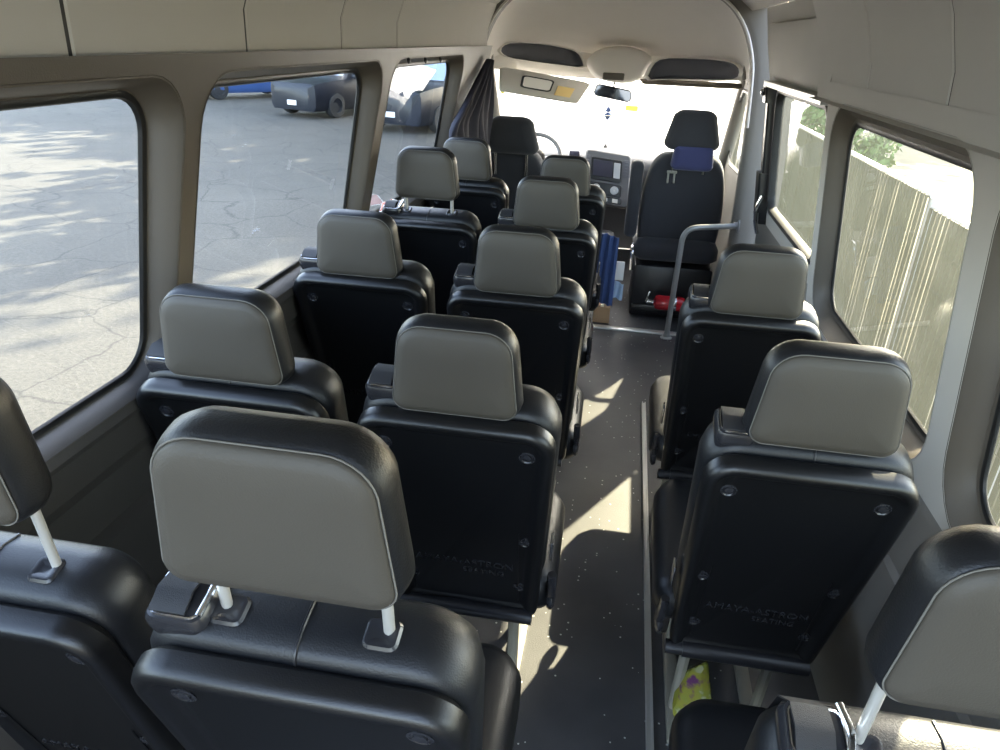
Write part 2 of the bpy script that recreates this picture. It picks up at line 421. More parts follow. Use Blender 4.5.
    def hf(u, v, n): return V((u, 0.058 - v * math.sin(tilt) - n * math.cos(tilt), 1.012 + v * math.cos(tilt) - n * math.sin(tilt)))
    A = (0.252, 0.230, 0.196, 0.034, 0.058)
    def hr(inset, n, seg=8): return [hf(u, v, n) for u, v in rr(*A, seg, inset)]
    mb = MB(); mb.loft([hr(0.066, -0.050), hr(0.038, -0.047), hr(0.018, -0.038), hr(0.006, -0.024), hr(0.0, -0.006), hr(0.001, 0.008), hr(0.004, 0.024), hr(0.010, 0.031), hr(0.018, 0.033)])
    head = mb.build('headrest', M['leather'], root, ang=60)
    mb = MB(); mb.loft([hr(0.0105, 0.024), hr(0.009, 0.032), hr(0.012, 0.038), hr(0.026, 0.042), hr(0.055, 0.0445), hr(0.08, 0.045)], cap0=False)
    mb.build('headrest_panel', M['vinyl'], head, ang=60)
    mb = MB(); mb.tube(hr(0.0080, 0.0325), 0.0010, 6, closed=True); mb.build('stitched_seam', M['stitch'], head)
    for sx in (-1, 1):
        p0 = hf(sx * 0.092, 0.03, -0.012); p1 = hf(sx * 0.092, -0.20, -0.022)
        MB().tube([p1, p0], 0.0064, 12).build('post', M['post'], head)
    for sx in (-1, 1):
        b = MB(); rings = []
        for i, dv in ((0.0, 0.006), (0.0, 0.014), (0.003, 0.0175), (0.009, 0.0180), (0.0135, 0.0150)):
            rings.append([back_frame(sx * 0.092 + u, SH + dv, -0.082 + n) for u, n in rr(0.042, 0.042, 0.040, 0.010, 0.010, 4, i, 0, -0.020)])
        b.loft(rings); b.build('post_collar', M['satin'], root)
    return root

def kids(o): return [x for x in bpy.data.objects if x.parent == o]
proto = make_seat()
G_SEAT = 'dark two tone passenger seats in rows'
SEATS = [  # x, y(lip), x scale, headrest raise, headrest x scale, label
    (-0.312, 0.525, 1.03, 0.113, 1.07, 'nearest black passenger seat with large raised grey headrest, left of the aisle'),
    (-0.80, 0.585, 0.95, 0.14, 1.12, 'black rear seat cut by the left picture edge, headrest seen side-on on one steel post'),
    (0.44, 0.565, 1.0, 0.16, 1.07, 'rear seat cut by the lower right corner, headrest tilted over a sunlit leather top'),
    (-0.27, 1.165, 1.0, 0.0, 1.02, 'aisle seat directly ahead of the nearest large headrest, left of the aisle'),
    (-0.745, 1.175, 1.04, 0.012, 1.02, 'window seat beside the nearest full left window, just behind its front pillar'),
    (0.39, 1.140, 0.93, 0.028, 1.12, 'nearest single seat right of the aisle, showing its whole black back with embossed lettering'),
    (-0.265, 1.905, 1.0, 0.0, 1.0, 'second aisle seat left of the aisle, beside the sun patch on the floor'),
    (-0.745, 1.940, 1.04, 0.0, 1.0, 'left window seat beside the rear half of the middle window, lowered grey headrest'),
    (0.392, 1.905, 0.93, 0.0, 1.08, 'far single seat right of the aisle, behind the grey grab pole'),
    (-0.27, 2.68, 1.0, 0.006, 1.02, 'third aisle seat left of the aisle, its headrest below the driver seat'),
    (-0.735, 2.68, 1.0, 0.085, 1.0, 'left window seat with its grey headrest raised on two thin steel posts'),
    (-0.268, 3.44, 1.0, -0.022, 1.0, 'front aisle seat left of the aisle, just behind the centre console'),
    (-0.745, 3.44, 1.0, 0.03, 1.0, 'front window seat beside the dark curtain, directly behind the driver seat'),
]
for i, (x, y, sx, up, hs, lab) in enumerate(SEATS):
    s = proto if i == 0 else copy_tree(proto)
    s.location = (x, y, 0.0 if i > 2 else (0.0, -0.045, -0.10)[i]); s.scale = (sx, 1, 1)
    for c in kids(s):
        if i in (5, 8) and c.name.startswith('seat_cushion'): c.scale = (1, 1.25, 1)  # cushions lengthened forward to cut off the right side of the floor sun patch
        if i in (2, 5, 8) and c.name.split('.')[0] in ('recliner_lever', 'hinge_plate'): c.scale = (-1, 1, 1)
        if c.name.startswith('headrest'): kz = 1.06 if i < 3 else 1.0; c.location = (0, 0, up - 0.028 - (kz - 1) * 1.012); c.scale = (hs, 1, kz)
    tag(s, lab, 'seat', G_SEAT)

# ================================================================== VAN SHELL
YB, YA = -0.55, 4.45           # rear wall, arch behind the cab
def xl(z): return -0.955 + 0.215 * max(0, z - 0.93)      # left inner lining
def xr(z): return 0.690 - 0.105 * max(0, z - 0.86)       # right inner lining
def gl_(z): return -1.0 + 0.18 * (z - 0.97)
def gr_(z): return 0.74 - 0.107 * (z - 0.87)

def planar_with_holes(name, outer, holes, fmap, m):
    bm = bmesh.new(); edges = []
    for loop in [outer] + holes:
        vs = [bm.verts.new((p[0], p[1], 0)) for p in loop]
        edges += [bm.edges.new((vs[i], vs[(i + 1) % len(vs)])) for i in range(len(vs))]
    bmesh.ops.triangle_fill(bm, edges=edges, use_beauty=True)
    for v in bm.verts: v.co = fmap(v.co.x, v.co.y)
    me = bpy.data.meshes.new(name); bmesh.ops.recalc_face_normals(bm, faces=bm.faces); bm.to_mesh(me); bm.free()
    me.materials.append(m)
    o = bpy.data.objects.new(name, me); COL.objects.link(o); return o

def rect_yz(y0, y1, z0, z1, r, grow=0.0, n=6):
    return [(u, v) for u, v in rr(y1 - y0 + 2 * grow, y1 - y0 + 2 * grow, z1 - z0 + 2 * grow, r + grow, r + grow, n, 0, (y0 + y1) / 2, z0 - grow)]

def make_window(name, y0, y1, z0, z1, fin, fgl, side, grow, glassm, label, r=0.07, gtop=None):
    """side=-1 left, +1 right. inner opening loop on lining, glass further out"""
    root = empty(name, ((fgl(z0)), (y0 + y1) / 2, z0)); loc = V(root.location)
    def L3(g, f, off): return [V((f(z) + side * off, y, z)) - loc for y, z in rect_yz(y0, y1, z0, z1, r, g)]
    def mid(g, t): return [V((fin(z) * (1 - t) + fgl(z) * t, y, z)) - loc for y, z in rect_yz(y0, y1, z0, z1, r, g)]
    mb = MB(); mb.loft([mid(grow + 0.004, -0.02), mid(grow, 0.06), mid(grow * 0.86, 0.16), mid(grow * 0.55, 0.55), mid(grow * 0.40, 0.86), mid(0.009, 0.9)], False, False)
    fo = mb.build('window_frame', [M['reveal'], M['lower']], root)
    if side < 0:
        for p in fo.data.polygons:
            if p.center.z < 0.002: p.material_index = 1
    mb = MB(); mb.loft([mid(0.012, 0.88), mid(0.007, 0.86), mid(0.0, 0.90), mid(-0.003, 1.0), mid(0.0, 1.05)], False, False)
    mb.build('window_seal', M['rubber'], root)
    mb = MB(); mb.loft([mid(0.004, 0.95), mid(0.004, 1.0)], True, True)
    mb.build('pane', glassm, root, smooth=False)
    struct(root, label, 'window'); return root

ZL0, ZL1 = 0.972, 1.527
ZR0, ZR1 = 0.876, 1.447
LW = [(-0.25, 1.295), (1.43, 2.485), (2.655, 3.75)]
RW = [(0.15, 1.285), (1.50, 2.462)]
GL, GR = 0.036, 0.058
# left wall: lining strip with three openings, then the darker lower wall
outer = [(YB, 0.9345), (YA, 0.9345), (YA, 1.60), (YB, 1.60)]
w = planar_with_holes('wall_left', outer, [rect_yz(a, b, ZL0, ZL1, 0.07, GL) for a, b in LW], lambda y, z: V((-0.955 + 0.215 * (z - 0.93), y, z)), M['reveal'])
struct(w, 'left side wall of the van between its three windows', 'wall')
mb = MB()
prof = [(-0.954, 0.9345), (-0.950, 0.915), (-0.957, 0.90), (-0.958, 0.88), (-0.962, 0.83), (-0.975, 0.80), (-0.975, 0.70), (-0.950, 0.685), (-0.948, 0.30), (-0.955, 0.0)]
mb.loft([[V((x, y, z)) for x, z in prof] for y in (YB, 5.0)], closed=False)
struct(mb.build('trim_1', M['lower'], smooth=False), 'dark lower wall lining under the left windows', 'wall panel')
names = ['wide nearest left side window onto the parking lot', 'middle left side window onto the parked cars', 'front left side window beside the curtain']
for i, (a, b) in enumerate(LW):
    make_window('window_%d' % (i + 1), a, b, ZL0, ZL1, lambda z: -0.955 + 0.215 * (z - 0.93), gl_, -1, GL, M['glassL'], names[i])
# right wall
YD = 2.60                      # rear edge of the sliding-door opening
outer = [(YB, 0.80), (YD, 0.80), (YD, 1.56), (YB, 1.56)]
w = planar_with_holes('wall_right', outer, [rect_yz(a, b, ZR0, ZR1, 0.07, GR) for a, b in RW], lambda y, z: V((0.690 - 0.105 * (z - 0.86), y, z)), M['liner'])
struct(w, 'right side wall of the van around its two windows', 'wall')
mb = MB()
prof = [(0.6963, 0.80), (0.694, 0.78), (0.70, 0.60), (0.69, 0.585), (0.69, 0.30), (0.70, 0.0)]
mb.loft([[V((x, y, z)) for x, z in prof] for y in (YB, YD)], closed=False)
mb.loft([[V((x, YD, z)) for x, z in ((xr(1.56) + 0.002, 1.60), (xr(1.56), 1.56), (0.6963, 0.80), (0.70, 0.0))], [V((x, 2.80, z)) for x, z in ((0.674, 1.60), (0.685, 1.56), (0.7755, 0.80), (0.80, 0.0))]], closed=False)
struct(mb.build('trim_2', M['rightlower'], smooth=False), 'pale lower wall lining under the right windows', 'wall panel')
names = ['rear right side window cut by the right picture edge', 'large right side window onto the slatted fence']
for i, (a, b) in enumerate(RW):
    make_window('window_%d' % (i + 4), a, b, ZR0, ZR1, lambda z: 0.690 - 0.105 * (z - 0.86), gr_, 1, GR, M['glassR'], names[i])

# ceiling / upper lining, behind the moulded overhead panels
CX = -0.115
def roof_prof(right_low=True):
    P = [(-0.818, 1.57), (-0.853, 1.575), (-0.852, 1.68), (-0.80, 1.82), (-0.66, 1.925), (-0.40, 1.975), (CX, 1.985), (0.17, 1.975), (0.43, 1.925), (0.57, 1.82), (0.625, 1.72)]
    if right_low: P += [(0.652, 1.60), (0.655, 1.51), (0.60, 1.50)]
    else: P = P[:-1] + [(0.64, 1.835)]
    return P
mb = MB()
mb.loft([[V((x, y, z)) for x, z in roof_prof()] for y in (YB, 2.80)], closed=False)
mb.loft([[V((x, y, z)) for x, z in roof_prof(False)] for y in (2.80, YA)], closed=False)
struct(mb.build('ceiling', M['liner'], smooth=True, ang=30), 'beige ceiling lining of the passenger cabin', 'ceiling')

def overhead(name, y0, y1, side, label):
    if side < 0: P = [(-0.850, 1.566), (-0.836, 1.568), (-0.826, 1.578), (-0.824, 1.60), (-0.822, 1.68), (-0.775, 1.808), (-0.645, 1.905), (-0.60, 1.92)]
    else: P = [(0.655, 1.492), (0.640, 1.494), (0.628, 1.504), (0.622, 1.53), (0.615, 1.62), (0.585, 1.72), (0.545, 1.805), (0.415, 1.905), (0.37, 1.92)]
    g = 0.0035
    mb = MB(); sgn = 1 if side < 0 else -1
    def rg(y, d): return [V((x - sgn * d, y, z + d * 0.2)) for x, z in P]
    mb.loft([rg(y0 + g, 0.02), rg(y0 + g, 0.004), rg(y0 + g + 0.004, 0.0), rg(y1 - g - 0.004, 0.0), rg(y1 - g, 0.004), rg(y1 - g, 0.02)], closed=False)
    o = struct(mb.build(name, M['liner'], ang=30), label, 'overhead panel')
    mb = MB(); st = [V((x - sgn * 0.003, y1, z + 0.001)) for x, z in P]
    mb.loft([[p + V((0, d, 0)) for p in st] for d in (-0.0055, 0.0055)], closed=False)
    mb.build('seam_strip', M['rubber'], o)
Ys = [YB, -0.03, 0.50, 1.045, 1.585, 2.14, 2.665, 4.36]
k = 3
for a, b in zip(Ys[:-1], Ys[1:]):
    overhead('trim_%d' % k, a, b, -1, 'left overhead lining panel %s' % {0.50: 'in the upper left corner of the picture', 1.045: 'above the pillar between the two nearest left windows', 1.585: 'above the rear half of the middle left window', 2.14: 'narrow one above the front of the middle left window', 2.665: 'long one above the front left window'}.get(a, 'behind the camera, plain beige')); k += 1
Ys = [YB, -0.03, 0.50, 1.10, 1.651, 2.206, 2.79]
for a, b in zip(Ys[:-1], Ys[1:]):
    overhead('trim_%d' % k, a, b, 1, 'right overhead lining panel %s' % {1.10: 'in the upper right corner of the picture', 1.651: 'above the middle of the large right window', 2.206: 'beside the sliding door'}.get(a, 'behind the camera, plain beige')); k += 1

# floor
mb = MB(); mb.box(((-1.0 + 0.8) / 2, 2.85, -0.02), (1.86, 6.9, 0.04)); struct(mb.build('floor', M['floor'], smooth=False), 'dark flecked vinyl floor of the van', 'floor')
mb = MB(); mb.box((0.17, 4.325, 0.006), (0.95, 0.05, 0.012), None, 0.003); struct(mb.build('trim_%d' % k, M['alu']), 'metal strip across the floor behind the front passenger seat', 'floor trim'); k += 1
mb = MB(); mb.box((0.226, 1.75, 0.007), (0.020, 3.1, 0.014), None, 0.003); mb.box((0.2195, 1.75, 0.016), (0.005, 3.1, 0.006)); mb.box((0.2325, 1.75, 0.016), (0.005, 3.1, 0.006))
tag(mb.build('floor_rail', M['alu']), 'long bright aluminium seat rail along the right edge of the aisle', 'rail')

# frame of the open rear doors (the photographer stands between them)
outer = [(-0.99, -0.02), (0.74, -0.02), (0.72, 0.85), (0.66, 1.55), (0.63, 1.75), (0.46, 1.95), (CX, 2.02), (-0.69, 1.95), (-0.88, 1.70), (-0.88, 1.55), (-0.99, 0.93)]
hole = [(-0.93, 0.0), (0.67, 0.0), (0.66, 0.85), (0.60, 1.55), (0.56, 1.75), (0.41, 1.90), (CX, 1.96), (-0.64, 1.90), (-0.81, 1.70), (-0.82, 1.55), (-0.92, 0.93)]
w = planar_with_holes('wall_back', outer, [hole], lambda x, z: V((x, YB, z)), M['liner'])
struct(w, 'frame of the open rear doors behind the last seats', 'wall')

# ================================================================== SLIDING DOOR (right)
def xd(z):      # door inner skin
    pts = [(0.0, 0.80), (0.80, 0.775), (1.50, 0.70), (1.80, 0.625)]
    for (z0, a), (z1, b) in zip(pts[:-1], pts[1:]):
        if z <= z1: return a + (b - a) * (z - z0) / (z1 - z0)
    return pts[-1][1]
D0, D1 = 2.80, 4.22
door = empty('door_1', (0.775, (D0 + D1) / 2, 0)); dl = V(door.location)
ZD0, ZD1 = 0.90, 1.455
o = planar_with_holes('door_skin', [(D0, 0.80), (D1, 0.80), (D1, 1.50), (D0, 1.50)], [rect_yz(2.88, 3.93, ZD0, ZD1, 0.07, 0.02)], lambda y, z: V((xd(z), y, z)) - dl, M['liner'])
o.parent = door
mb = MB(); mb.loft([[V((xd(z), y, z)) - dl for z in (0.0, 0.4, 0.80)] for y in (D0, D1)], closed=False); mb.build('door_lower_skin', M['rightlower'], door)
def dlp(g, off): return [V((xd(z) + off, y, z)) - dl for y, z in rect_yz(2.88, 3.93, ZD0, ZD1, 0.07, g)]
MB().loft([dlp(0.022, -0.004), dlp(0.018, -0.012), dlp(0.0, -0.010), dlp(-0.006, 0.0), dlp(-0.006, 0.03)], False, False).build('window_seal', M['rubber'], door)
MB().loft([dlp(0.0, 0.02), dlp(0.0, 0.024)]).build('pane', M['glassR'], door, smooth=False)
# padded panel above the glass
mb = MB(); P = [V((xd(z) - 0.0, y, z)) - dl for y, z in rect_yz(2.83, 3.98, 1.515, 1.755, 0.03)]
def pp(i, off): return [V((xd(z) - off, y, z)) - dl for y, z in rect_yz(2.83, 3.98, 1.515, 1.755, 0.03, -i)]
mb.loft([pp(0, -0.01), pp(0, 0.016), pp(0.006, 0.026), pp(0.02, 0.03), pp(0.05, 0.031)]); mb.build('upper_panel', M['liner'], door)
mb = MB(); mb.loft([[V((xd(z), y, z)) - dl for z in (1.50, 1.66, 1.83)] for y in (D0, D1)], closed=False); mb.build('door_upper_skin', M['liner'], door)
mb = MB(); mb.loft([[V((xd(1.50) - 0.055, y, 1.478)) - dl, V((xd(1.50) - 0.055, y, 1.50)) - dl, V((xd(1.5), y, 1.505)) - dl, V((xd(1.48), y, 1.472)) - dl] for y in (2.80, 3.98)]); mb.build('door_rail', M['alu'], door)
# latch gear on the front edge
mb = MB(); xx = xd(1.2) - 0.03
def on(y, z, off): return V((xd(z) - off, y, z)) - dl
def column(y0, y1, z0, z1, off):
    mb.loft([[on(y0, z, -0.005), on(y0, z, off), on(y0 + 0.01, z, off + 0.008), on(y1 - 0.01, z, off + 0.008), on(y1, z, off), on(y1, z, -0.005)] for z in (z0, (z0 + z1) / 2, z1)])
column(3.985, 4.05, 0.80, 1.46, 0.030); column(3.975, 4.07, 1.40, 1.50, 0.045); column(3.98, 4.09, 0.86, 1.06, 0.045)
mb.build('latch_housing', M['black'], door)
mb = MB(); mb.tube([on(4.09, 1.38, 0.02), on(4.095, 1.2, 0.02), on(4.09, 1.08, 0.02)], 0.011, 8); mb.build('latch_rod', M['card'], door)
mb = MB(); mb.tube(fillet([on(3.965, 0.95, 0.03), on(3.975, 0.88, 0.06), on(4.02, 0.80, 0.05), on(4.03, 0.74, 0.03)], 0.03), 0.010, 8)
mb.build('door_handle', M['chrome'], door)
mb = MB(); mb.lathe([(0.018, 0), (0.022, 0.01), (0.012, 0.02), (0, 0.022)], on(4.02, 1.45, 0.05), (-1, 0, 0)); mb.build('latch_knob', M['chrome'], door)
struct(door, 'sliding side door on the right with its own window and black latch gear', 'door')

# ================================================================== ARCH, B-PILLARS, CAB LINER
def arch_path(s):      # outline of the opening into the cab, from floor left over the top to floor right
    cx = -0.12
    pts = [(cx - 0.80, 0.0), (cx - 0.785, 0.9), (cx - 0.755, 1.45), (cx - 0.735, 1.60), (cx - 0.665, 1.76), (cx - 0.545, 1.875), (cx - 0.35, 1.94), (cx, 1.955)]
    pts = pts + [(2 * cx - x, z) for x, z in reversed(pts[:-1])]
    return pts
AP = arch_path(0)
def smooth_poly(P, it=2):
    for _ in range(it):
        Q = [P[0]]
        for a, b in zip(P[:-1], P[1:]):
            Q += [(a[0] * .75 + b[0] * .25, a[1] * .75 + b[1] * .25), (a[0] * .25 + b[0] * .75, a[1] * .25 + b[1] * .75)]
        Q.append(P[-1]); P = Q
    return P
AP = smooth_poly(AP, 2)
acx, acz = -0.12, 1.0
def arch_ring(off, y):
    R = []
    for i, (x, z) in enumerate(AP):
        a = AP[max(i - 1, 0)]; b = AP[min(i + 1, len(AP) - 1)]
        t = V((b[0] - a[0], b[1] - a[1])).normalized(); nx, nz = -t.y, t.x    # left normal = outward for this direction
        R.append(V((x + nx * off, y, z + nz * off)))
    return R
def clampx(R): return [V((max(p.x, -1.02), p.y, p.z)) for p in R]
mb = MB()
mb.loft([clampx(arch_ring(0.22, 4.30)), arch_ring(0.09, 4.335), arch_ring(0.045, 4.345), arch_ring(0.014, 4.352), arch_ring(0.0, 4.375), arch_ring(0.0, 4.46), arch_ring(0.02, 4.475), clampx(arch_ring(0.22, 4.48))], closed=False)
struct(mb.build('trim_%d' % k, M['rightlower'], ang=50), 'arched pillar trim between the cabin and the cab', 'arch'); k += 1
mb = MB(); mb.tube([p for p in arch_ring(0.004, 4.350) if p.z > 1.2], 0.007, 8)
struct(mb.build('trim_%d' % k, M['head'], ang=60), 'pale edging along the arch into the cab', 'arch edging'); k += 1

# cab headliner: swept from the arch down to the windscreen header
def yh(x): return 5.62 - 0.62 * ((x + 0.12) / 0.85) ** 2
def zh(x): return 1.475 - 0.065 * (1 - ((x + 0.12) / 0.85) ** 2)
mb = MB(); rings = []
top = [p for p in arch_ring(0.012, 4.44) if p.z >= 1.42]
nT = 10
for j in range(nT + 1):
    t = j / nT
    ring = []
    for i, p in enumerate(top):
        s = i / (len(top) - 1)
        xh = -0.12 + (s * 2 - 1) * 0.82
        xh = p.x * 0.5 + xh * 0.5 if True else xh
        q = V((max(-0.95, min(0.71, -0.12 + (p.x + 0.12) * 1.07)), yh(p.x), 0)); 
        q.z = zh(p.x) + 0.15 * (1 - abs((p.x + 0.12) / 0.8) ** 4) * 1.0
        y = p.y + (q.y - p.y) * t
        zz = p.z * (1 - t ** 1.7) + q.z * t ** 1.7
        ring.append(V((p.x + (q.x - p.x) * t, y, max(zz, 1.40))))
    rings.append(ring)
mb.loft(rings, closed=False)
struct(mb.build('trim_%d' % k, M['head'], ang=60), 'pale moulded headliner over the cab', 'headliner'); k += 1

# windscreen header with two storage trays and a centre light console
hd = empty('overhead_shelf', (0, 5.3, 1.5)); hl = V(hd.location)
def tray(pxs, name, deep=0.16):
    # pxs : outline pixels of the opening (clockwise), on the header surface
    ring0 = []
    for px, py, y in pxs: ring0.append(at(px, py, y=y))
    c = sum(ring0, V()) / len(ring0)
    mb = MB()
    def R(s, dy, dz=0): return [c + (p - c) * s + V((0, dy, dz)) - hl for p in ring0]
    mb.loft([R(1.03, 0.02), R(1.04, -0.012), R(0.98, -0.016), R(0.95, -0.004), R(0.93, deep)], False, False)
    return mb
trayL = [(501, 46, 5.02), (512, 42, 5.05), (545, 44, 5.2), (570, 49, 5.28), (579, 53, 5.32), (583, 60, 5.32), (585, 68, 5.30), (560, 65, 5.25), (530, 61, 5.15), (510, 58, 5.05), (500, 53, 5.0)]
trayR = [(645, 80, 5.32), (652, 64, 5.32), (661, 58, 5.30), (690, 58, 5.25), (720, 60, 5.12), (735, 63, 5.05), (741, 70, 5.0), (738, 79, 5.0), (720, 80, 5.10), (690, 79, 5.22), (665, 79, 5.3)]
def smooth_ring(P):
    Q = []
    n = len(P)
    for i in range(n):
        a = P[i]; b = P[(i + 1) % n]
        Q += [tuple(u * .75 + v * .25 for u, v in zip(a, b)), tuple(u * .25 + v * .75 for u, v in zip(a, b))]
    return Q
for T in (trayL, trayR):
    T2 = smooth_ring(T); ring0 = [at(px, py, y=y) for px, py, y in T2]; c = sum(ring0, V()) / len(ring0)
    def R(s, dy): return [c + (p - c) * s + V((0, dy, 0)) - hl for p in ring0]
    MB().loft([R(1.06, 0.03), R(1.06, -0.012), R(1.0, -0.02), R(0.97, -0.012)], False, False).build('tray_rim', M['head'], hd)
    MB().loft([R(0.975, -0.012), R(0.94, 0.03), R(0.88, 0.045), R(0.5, 0.05)], False, True).build('tray_recess', M['cubby'], hd)
# centre console bulge
ring0 = [at(px, py, y=5.42) for px, py in smooth_ring([(587, 62), (600, 50), (625, 47), (648, 55), (650, 66), (640, 78), (628, 83), (608, 81), (594, 76)])]
c = sum(ring0, V()) / len(ring0)
def R(s, dy): return [c + (p - c) * s + V((0, dy, 0)) - hl for p in ring0]
MB().loft([R(1.1, 0.08), R(1.06, 0.0), R(0.98, -0.03), R(0.85, -0.05), R(0.5, -0.06)], False, True).build('console_bulge', M['head'], hd, ang=60)
a = at(603, 73, y=5.33); b = at(624, 80, y=5.33)
MB().box((a + b) / 2 - hl, (abs(b.x - a.x), 0.03, 0.045), None, 0.008).build('map_light', M['reveal'], hd)
tag(hd, 'moulded overhead shelf above the windscreen with two dark storage trays', 'shelf')

# header lip and windscreen
mb = MB(); xs = [-0.95 + 1.66 * i / 24 for i in range(25)]
mb.loft([[V((x, yh(x) - 0.35, zh(x) + 0.36)) for x in xs], [V((x, yh(x) + 0.02, zh(x) + 0.20)) for x in xs], [V((x, yh(x) - 0.07, zh(x) + 0.03)) for x in xs], [V((x, yh(x) - 0.04, zh(x) - 0.01)) for x in xs], [V((x, yh(x), zh(x) - 0.012)) for x in xs], [V((x, yh(x) + 0.03, zh(x) + 0.02)) for x in xs]], closed=False)
struct(mb.build('trim_%d' % k, M['head'], ang=60), 'pale header strip along the top of the windscreen', 'header'); k += 1
ws = empty('window_8', (-0.12, 5.9, 0.9)); wl = V(ws.location)
def wsp(s, t, off=0.0):
    x = -0.12 + (s * 2 - 1) * (0.83 + 0.02 * (1 - t)); xx = (x + 0.12) / 0.85
    top = V((x, yh(x) + 0.02, zh(x) + 0.0)); bot = V((x, yh(x) + 0.80, 0.80))
    return bot.lerp(top, t) + V((0, off, 0)) - wl
mb = MB()
for off in (0.0, 0.006): mb.loft([[wsp(i / 20, j / 10, off) for i in range(21)] for j in range(11)], closed=False)
mb.build('pane', M['windshield'], ws)
mb = MB(); mb.tube([wsp(i / 20, 0.0) for i in range(21)], 0.015, 8); mb.tube([wsp(i / 20, 1.0) for i in range(21)], 0.012, 8); mb.build('window_seal', M['rubber'], ws)
struct(ws, 'wide dusty windscreen glaring with daylight', 'window')
# A pillars
for s, nm in ((0.0, 'left'), (1.0, 'right')):
    mb = MB(); p0 = wsp(s, 0.0) + wl; p1 = wsp(s, 1.0) + wl; sg = -1 if s == 0 else 1
    rings = []
    for p, ww in ((p0 + V((0, 0.0, -0.1)), 0.05), (p0, 0.05), (p1, 0.045), (p1 + V((sg * -0.01, -0.15, 0.12)), 0.05)):
        rings.append([p + V((math.cos(q) * ww, math.sin(q) * ww * 1.1, 0)) for q in [2 * PI * kk / 12 for kk in range(12)]])
    mb.loft(rings); struct(mb.build('trim_%d' % k, M['rightlower'], ang=60), '%s windscreen pillar' % nm, 'pillar'); k += 1
# cab side walls with door windows
for sg, nm, wn in ((-1, 'left', 9), (1, 'right', 10)):
    def cab(y, z, sg=sg): return V(((-0.12 + sg * (0.86 - 0.09 * max(0, z - 0.9))), y, z))
    outer = [(4.46, 0.0), (6.5, 0.0), (6.5, 0.80), (5.85, 0.85), (5.05, 1.62), (4.46, 1.62)]
    hole = smooth_ring([(4.62, 0.92), (5.75, 0.88), (5.16, 1.40), (4.62, 1.40)])
    o = planar_with_holes('wall_cab_%s' % nm, outer, [hole], cab, M['rightlower']); struct(o, '%s cab door lining beside the front seat' % nm, 'wall')
    wroot = empty('window_%d' % wn, cab(5.0, 0.9)); l0 = V(wroot.location)
    MB().loft([[cab(y, z) + V((sg * 0.006, 0, 0)) - l0 for y, z in hole], [cab(y, z) + V((sg * 0.011, 0, 0)) - l0 for y, z in hole]]).build('pane', M['glassR'], wroot, smooth=False)
    MB().tube([cab(y, z) - l0 for y, z in hole], 0.012, 6, closed=True).build('window_seal', M['rubber'], wroot)
    struct(wroot, '%s cab door window' % nm, 'window')
# firewall under the dash
mb = MB(); mb.box((-0.12, 6.45, 0.4), (1.8, 0.04, 0.85)); struct(mb.build('wall_front', M['dash'], smooth=False), 'bulkhead below the dashboard', 'wall')

# ================================================================== CAB CONTENTS
def make_front_seat(name):
    root = empty(name)
    ln = math.radians(9)
    def F(u, v, n): return V((u, 0.20 - v * math.sin(ln) - n * math.cos(ln), 0.42 + v * math.cos(ln) - n * math.sin(ln)))
    out = lambda i, h=0.0: [(u, v) for u, v in smooth_ring2(i)]
    base = [(-0.215, 0.0), (0.215, 0.0), (0.225, 0.12), (0.225, 0.30), (0.205, 0.48), (0.165, 0.575), (0.10, 0.60), (-0.10, 0.60), (-0.165, 0.575), (-0.205, 0.48), (-0.225, 0.30), (-0.225, 0.12)]
    P = smooth_ring(smooth_ring(base)); cv = 0.29
    def ring(s, n): return [F(u * s, cv + (v - cv) * s, n) for u, v in P]
    mb = MB(); mb.loft([ring(0.70, -0.17), ring(0.88, -0.155), ring(0.97, -0.12), ring(1.0, -0.08), ring(0.985, -0.03), ring(0.95, -0.008), ring(0.88, 0.0), ring(0.6, 0.002)])
    mb.build('backrest', M['fabric'], root, ang=60)
    # seat pan
    mb = MB(); rings = []
    for i, z in ((0.04, 0.36), (0.0, 0.39), (0.0, 0.45), (0.02, 0.49), (0.07, 0.505)):
        rings.append([V((u, 0.12 + v, z)) for u, v in rr(0.47, 0.47, 0.52, 0.06, 0.09, 6, i)])
    mb.loft(rings); mb.build('seat_cushion', M['fabric'], root, ang=60)
    mb = MB(); mb.box((0, 0.36, 0.17), (0.44, 0.50, 0.34), None, 0.02); mb.box((0, 0.105, 0.06), (0.42, 0.02, 0.05), None, 0.006); mb.build('seat_base', M['black'], root)
    # headrest
    mb = MB(); A = (0.25, 0.20, 0.215, 0.045, 0.055)
    def hr(i, n): return [V((u, 0.10 - n - 0.05 * v, 1.055 + v)) for u, v in rr(*A, 8, i)]
    mb.loft([hr(0.06, -0.06), hr(0.025, -0.055), hr(0.006, -0.035), hr(0.0, -0.005), hr(0.004, 0.025), hr(0.02, 0.045), hr(0.055, 0.054)])
    head = mb.build('headrest', M['fabric'], root, ang=60)
    for sx in (-0.07, 0.07): MB().tube([V((sx, 0.115, 0.93)), V((sx, 0.10, 1.09))], 0.007, 10).build('post', M['chrome'], head)
    return root
def smooth_ring2(i): return []
ps = make_front_seat('front_seat'); ps.location = (0.385, 4.50, 0.0); ps.scale = (1.14, 1, 1.03)
tag(ps, 'dark front passenger seat at the right with a blue cloth wrapped under its headrest', 'seat', 'cab seats')
for c in kids(ps):
    if c.name.startswith('headrest'): c.scale = (1.15, 1, 1.05); c.location = (0, 0, -0.066)
ds = copy_tree(ps); ds.location = (-0.69, 4.50, -0.075)
tag(ds, 'driver seat at the left of the cab, behind the steering wheel', 'seat', 'cab seats')
for c in kids(ds):
    if c.name.startswith('seat_base'): c.scale = (1, 1, 1)
ds.location = (-0.70, 4.50, 0.0); ds.scale = (1.05, 1, 0.985)
